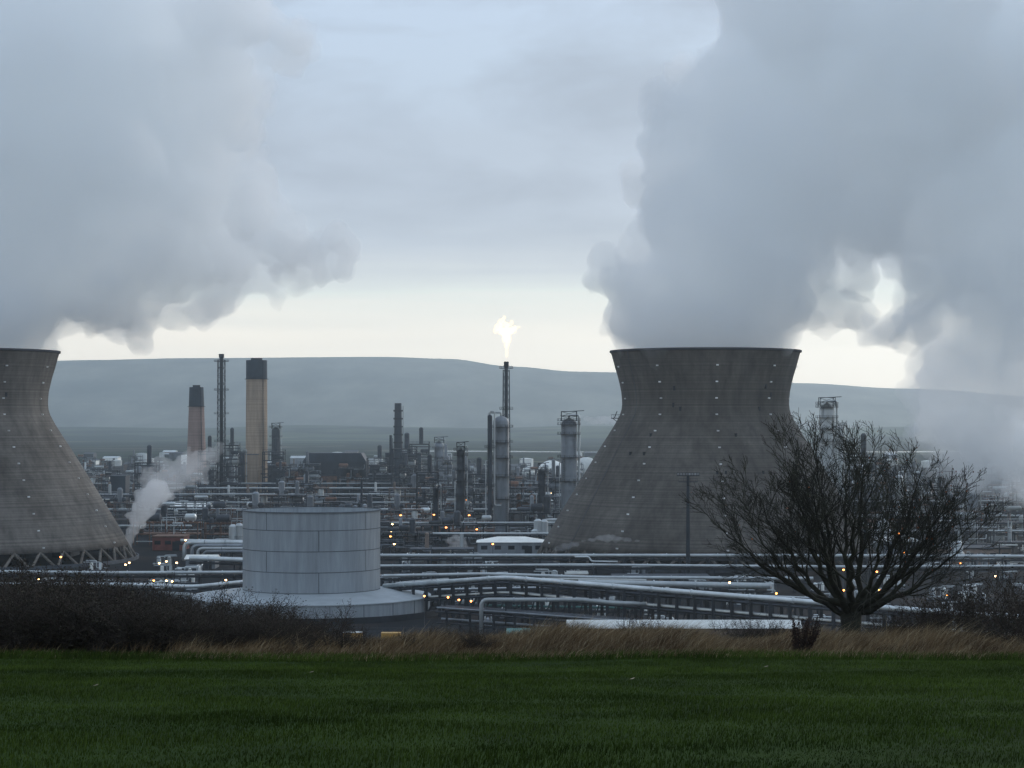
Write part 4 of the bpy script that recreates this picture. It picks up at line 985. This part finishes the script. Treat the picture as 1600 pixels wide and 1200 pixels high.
LS = [(206, 723, 'w'), (443, 723, 'w'), (652, 717, 'w'), (690, 736, 'w'), (738, 738, 'o'), (728, 781, 'o'), (251, 805, 'w'), (302, 805, 'w'), (347, 806, 'w'), (202, 879, 'w'), (196, 882, 'w'), (249, 880, 'w'), (260, 877, 'w'), (276, 879, 'w'),
      (260, 907, 'w'), (269, 908, 'w'), (240, 907, 'o'), (353, 906, 'w'), (290, 844, 'w'), (626, 805, 'o'), (678, 804, 'o'), (733, 805, 'o'), (613, 819, 'w'), (611, 830, 'w'), (610, 838, 'o'), (616, 850, 'w'), (697, 824, 'o'), (745, 827, 'o'),
      (663, 931, 'o'), (717, 937, 'o'), (736, 939, 'o'), (700, 933, 'o'), (1140, 910, 'w'), (1213, 927, 'o'), (1318, 890, 'o'), (1370, 893, 'o'), (1318, 922, 'o'), (1374, 922, 'o'), (1405, 833, 'o'), (1412, 863, 'o'), (1276, 1004, 'o'), (1372, 1002, 'o'),
      (95, 870, 'o'), (60, 905, 'w'), (1500, 880, 'o'), (1555, 900, 'w'), (1480, 930, 'o'), (30, 800, 'w'), (560, 775, 'w'), (470, 745, 'o'), (815, 800, 'o'), (862, 770, 'w'), (655, 770, 'o'), (770, 850, 'o')]
for k, (px, py, c) in enumerate(sorted(LS)):
    D = Dof(py, 7.9); g = 0
    if D < 470:
        for _ in range(12): g = gz(X(px, D), D); D = Dof(py, g+7.9)
    o = LP[c] if c not in l_used else copy_tree(LP[c]); l_used.add(c)
    s = max(.65, min(1.7, D/760)); o.scale = (s, s, 1); o.location = (X(px, D), D+.8*s, g)
    tag(o, f'glowing {"orange" if c=="o" else "warm white"} lamp on a slim post, {ordn(k)} from the left among the lit lamps', 'lamp', 'lit yard lamps')

# ------------------------------------------------------------------ steam, flame, haze
def cloud(name, puffs, vox, disp, mt, label, seed=0, dsize=20, cat='steam', disp2=None, group='steam plumes', bil=None):
    """puffs: [(x, y, z, rx, ry, rz)] merged into one closed lumpy body"""
    m = MB(); c0 = Vector(puffs[0][:3]); n1, n2 = 16, 10
    for (x, y, z, rx, ry, rz) in puffs:
        vs = []
        for j in range(1, n2):
            t = PI*j/n2
            for i in range(n1): a = 2*PI*i/n1; vs.append((x-c0.x+rx*math.sin(t)*math.cos(a), y-c0.y+ry*math.sin(t)*math.sin(a), z-c0.z+rz*math.cos(t)))
        vs += [(x-c0.x, y-c0.y, z-c0.z+rz), (x-c0.x, y-c0.y, z-c0.z-rz)]
        fs = [(j*n1+i, (j+1)*n1+i, (j+1)*n1+(i+1) % n1, j*n1+(i+1) % n1) for j in range(n2-2) for i in range(n1)]
        k = len(vs); fs += [(k-2, i, (i+1) % n1) for i in range(n1)]+[(k-1, (n2-2)*n1+(i+1) % n1, (n2-2)*n1+i) for i in range(n1)]
        m.add(vs, fs)
    o = m.build(name, mt, loc=c0)
    r = o.modifiers.new('remesh', 'REMESH'); r.mode = 'VOXEL'; r.voxel_size = vox
    if bil:
        t = bpy.data.textures.new(name+'_billow', 'VORONOI'); t.noise_scale = bil[1]; t.noise_intensity = 1.0; t.distance_metric = 'DISTANCE'
        d = o.modifiers.new('billow', 'DISPLACE'); d.texture = t; d.strength = -bil[0]; d.mid_level = .35; d.texture_coords = 'LOCAL'
        t = bpy.data.textures.new(name+'_billow_fine', 'VORONOI'); t.noise_scale = bil[1]*.42; t.noise_intensity = 1.0
        d = o.modifiers.new('billow', 'DISPLACE'); d.texture = t; d.strength = -bil[0]*.5; d.mid_level = .35; d.texture_coords = 'LOCAL'
    for q, (amt, size, dep) in enumerate([(disp, dsize, 3)]+([disp2] if disp2 else [])):
        t = bpy.data.textures.new(name+str(q), 'CLOUDS'); t.noise_scale = size; t.noise_depth = dep
        d = o.modifiers.new('displace', 'DISPLACE'); d.texture = t; d.strength = amt; d.mid_level = .5; d.texture_coords = 'LOCAL'
    r = o.modifiers.new('clean', 'REMESH'); r.mode = 'VOXEL'; r.voxel_size = vox*.85
    return tag(o, label, cat, group)
V_big = volmat('steam_grey', (.976, .991, 1.0), .062, .35)
V_small = volmat('steam_light', (.985, .987, .992), .24)
V_thin = volmat('steam_thin', (.985, .985, .985), .12)
def puff(px, py, D, r, ry=None, k=1.0): return (X(px, D), D, Z(py, D), r, ry or r, r*k)
rng = random.Random(31)
# plume of the cooling tower: rises, leans and spreads to the right
pf = []
T = 745
for (px, py, r) in [(1104, 560, 110), (1040, 540, 78), (1170, 545, 80), (1000, 500, 70), (1090, 490, 110), (1190, 500, 90), (965, 440, 56), (1040, 430, 90), (1150, 420, 120), (1235, 425, 88), (1020, 370, 60), (1100, 350, 100), (1220, 340, 120),
                    (1340, 335, 98), (1475, 415, 82), (1465, 510, 68), (1285, 512, 42), (1322, 520, 40), (1360, 528, 38), (1400, 526, 44), (1300, 476, 46), (1432, 480, 62), (1345, 440, 34), (1392, 508, 34), (1330, 505, 30), (958, 532, 30), (972, 505, 34), (1405, 400, 60), (1470, 590, 74), (1480, 660, 80), (1520, 700, 90), (1420, 680, 30), (1075, 270, 95), (1010, 290, 50), (1210, 250, 120), (1350, 230, 130), (1480, 300, 130), (1560, 420, 130), (1580, 560, 120),
                    (1150, 160, 120), (1300, 110, 150), (1470, 150, 150), (1600, 260, 150), (1240, 10, 140), (1420, 0, 160), (1600, 60, 170), (1040, 190, 60), (1700, 400, 160), (1700, 150, 170), (1640, 700, 110)]:
    D = T+rng.uniform(-15, 25)+max(0, (px-1200)*.16)
    pf.append(puff(px, py, D, r/FPX*T*1.0, r/FPX*T*1.15))
for k in range(60):
    b_ = rng.choice(pf); a = rng.uniform(0, 2*PI); e = rng.uniform(-.6, 1); q = b_[3]*.85; r = b_[3]*rng.uniform(.25, .42)
    z = b_[2]+q*math.sin(e*1.2)
    if z-r > 77: pf.append((b_[0]+q*math.cos(a)*math.cos(e), b_[1]+q*math.sin(a)*.8, z, r, r, r))
# keep everything except the throat puffs above the rim
pf2 = []
for (x, y, z, rx, ry, rz) in pf:
    if abs(x-X(1102, T)) < 75 and z-rz < 79: rz = max(4, (z+rz-79)/2); z = 79+rz
    pf2.append((x, y, z, rx, ry, rz))
pf2 += [(X(1102, T)+a*13, T+c*13, 87, 22, 22, 20) for a in (-1, 0, 1) for c in (-1, 0, 1)]
cloud('steam_plume', pf2, 2.0, 12, V_big, 'huge grey steam plume billowing from the cooling tower to the right', dsize=22, disp2=(5, 3.5, 3), bil=(13, 17))
# drifting plume at upper left
pf = []; D0 = 775
for (px, py, r) in [(200, 500, 46), (215, 525, 30), (160, 480, 70), (260, 480, 46), (310, 480, 46), (360, 455, 50), (430, 440, 40), (480, 425, 38), (530, 420, 36), (560, 405, 24), (250, 420, 80), (350, 400, 70), (450, 385, 56), (520, 375, 36), (120, 430, 90),
                    (60, 480, 70), (0, 470, 90), (180, 350, 110), (300, 330, 90), (400, 330, 60), (80, 330, 120), (-40, 380, 120), (20, 240, 140), (160, 230, 130), (290, 240, 100), (390, 270, 50), (-80, 250, 150), (60, 110, 150), (220, 120, 130), (350, 150, 90), (0, 0, 160), (180, 10, 140), (340, 30, 100), (440, 60, 60), (-100, 100, 160), (-50, 500, 90), (60, 520, 50), (-120, 500, 90)]:
    pf.append(puff(px, py, D0+rng.uniform(-20, 25), r/FPX*D0, r/FPX*D0*1.2))
for k in range(60):
    b_ = rng.choice(pf); a = rng.uniform(0, 2*PI); e = rng.uniform(-1, 1); q = b_[3]*.85; r = b_[3]*rng.uniform(.22, .42)
    pf.append((b_[0]+q*math.cos(a)*math.cos(e), b_[1]+q*math.sin(a)*.8, b_[2]+q*math.sin(e)*.8, r, r, r))
XL = X(-58, T)
pf = [(x, y, (79+max(4, (z+rz-79)/2)) if abs(x-XL) < 52 and z-rz < 79 else z, rx, ry, max(4, (z+rz-79)/2) if abs(x-XL) < 52 and z-rz < 79 else rz) for x, y, z, rx, ry, rz in pf]
pf += [(XL+a*12, T+c*12, 85, 22, 22, 20) for a in (-1, 0, 1) for c in (-1, 0, 1)]
cloud('steam_plume', pf, 2.0, 12, V_big, 'wide grey steam plume from the left cooling tower drifting over the two chimneys', dsize=22, disp2=(5, 3.5, 3), bil=(12, 16))
# rising steam at left
D = 752
def jet(pts, dens, disp, n, lb, kk):
    pf = [puff(px, py, D+rng.uniform(-1, 1), r/FPX*D, None) for px, py, r in pts]
    for k in range(n):
        b_ = rng.choice(pf[1:]); a = rng.uniform(0, 2*PI); e = rng.uniform(-1.2, 1.2); q = b_[3]*kk; r = b_[3]*rng.uniform(.22, .5); pf.append((b_[0]+q*math.cos(a)*math.cos(e), b_[1]+q*math.sin(a)*.7, b_[2]+q*math.sin(e), r*1.3, r, r*.8))
    cloud('steam_jet', pf, .5, disp, volmat('steam_jet_vapour', (.999, .999, 1.0), dens), lb, dsize=3.2, disp2=(1.6, 1.3, 3))
jet([(198, 862, 4), (200, 853, 6), (203, 842, 8), (208, 828, 11), (215, 812, 15), (224, 796, 18), (232, 782, 21), (246, 768, 20)], .20, 3.0, 30, 'white steam jet rising from the yard at the far left', .9)
jet([(238, 775, 22), (250, 758, 26), (268, 746, 26), (290, 736, 24), (308, 724, 20), (328, 712, 14), (236, 744, 15), (262, 728, 13), (292, 712, 11), (345, 700, 8)], .075, 5.0, 46, 'thinning steam drifting right before the foot of the pinkish chimney', 1.15)
def small_steam(pts, D, lb, mt=V_thin, vox=.30, k=2.0):
    pf = [(lambda q: (q[0], q[1], q[2], q[3]*k, q[4], q[5]*.85))(puff(px, py, D, r/FPX*D)) for px, py, r in pts]
    for k in range(14): b_ = rng.choice(pf); pf.append((b_[0]+rng.gauss(0, 1)*b_[3]*.5, b_[1], b_[2]+rng.gauss(0, 1)*b_[5]*.6, b_[3]*.5, b_[4]*.5, b_[5]*.5))
    cloud('steam_puff', pf, vox, 1.6, mt, lb, dsize=1.8, disp2=(.6, .7, 2))
small_steam([(712, 853, 9), (702, 845, 6), (719, 845, 8), (712, 839, 6), (727, 856, 6), (706, 856, 6), (722, 850, 8)], 765, 'small round puff of steam at the left of the white-roofed shed', k=1.1)
small_steam([(908, 651, 3), (920, 655, 5), (932, 658, 6), (944, 656, 8), (956, 656, 8), (966, 658, 6)], 930, 'thin white steam trail between the grey column and the cooling tower')
small_steam([(1252, 668, 6), (1262, 664, 8), (1272, 668, 6), (1330, 667, 3), (1318, 667, 4)], 935, 'faint steam between the cooling tower and the pale column')
small_steam([(914, 846, 3), (925, 843, 4), (938, 841, 5), (952, 840, 6), (965, 842, 5), (980, 844, 4), (996, 845, 3)], 662, 'thin steam wisp low before the cooling tower')
small_steam([(875, 858, 5), (886, 853, 6), (896, 851, 5)], 665, 'small steam wisp at the left foot of the cooling tower', volmat('steam_faint', (.93, .94, .97), .10))
# flame
fm = volmat('flame_glow', (.9, .75, .4), .07, 0, (1.0, .62, .22), .46)
D = 950
pf = [puff(px, py, D, r/FPX*D, None, k) for px, py, r, k in [(792.5, 558, 2.0, 2.4), (792.5, 549, 2.8, 2), (792, 540, 4.2, 1.6), (792, 530, 6.5, 1.3), (791, 520, 9.5, .9), (785, 517, 8, .8), (797, 517, 9, .7), (782, 507, 5, 1.7), (787, 500, 3, 2.2), (777, 511, 4.5, 1.2), (792, 508, 5, 1.3), (804, 513, 5.5, .6), (811, 511, 2.2, .7), (799, 506, 2.6, 1.6), (773, 519, 2.4, .9)]]
cloud('flare_flame', pf, .22, 2.4, fm, 'bright yellow flame burning at the top of the flare stack', dsize=1.8, cat='flame', disp2=(.5, .6, 2), group=None)
# haze
hm = volmat('haze_air', (.82, .94, 1.0), .80e-4, .64)
m = MB(); m.box(-6500, 6500, -700, 13300, -8, 505)
tag(m.build('haze', hm), 'thin cold evening haze over the refinery and hills', None, kind='stuff')
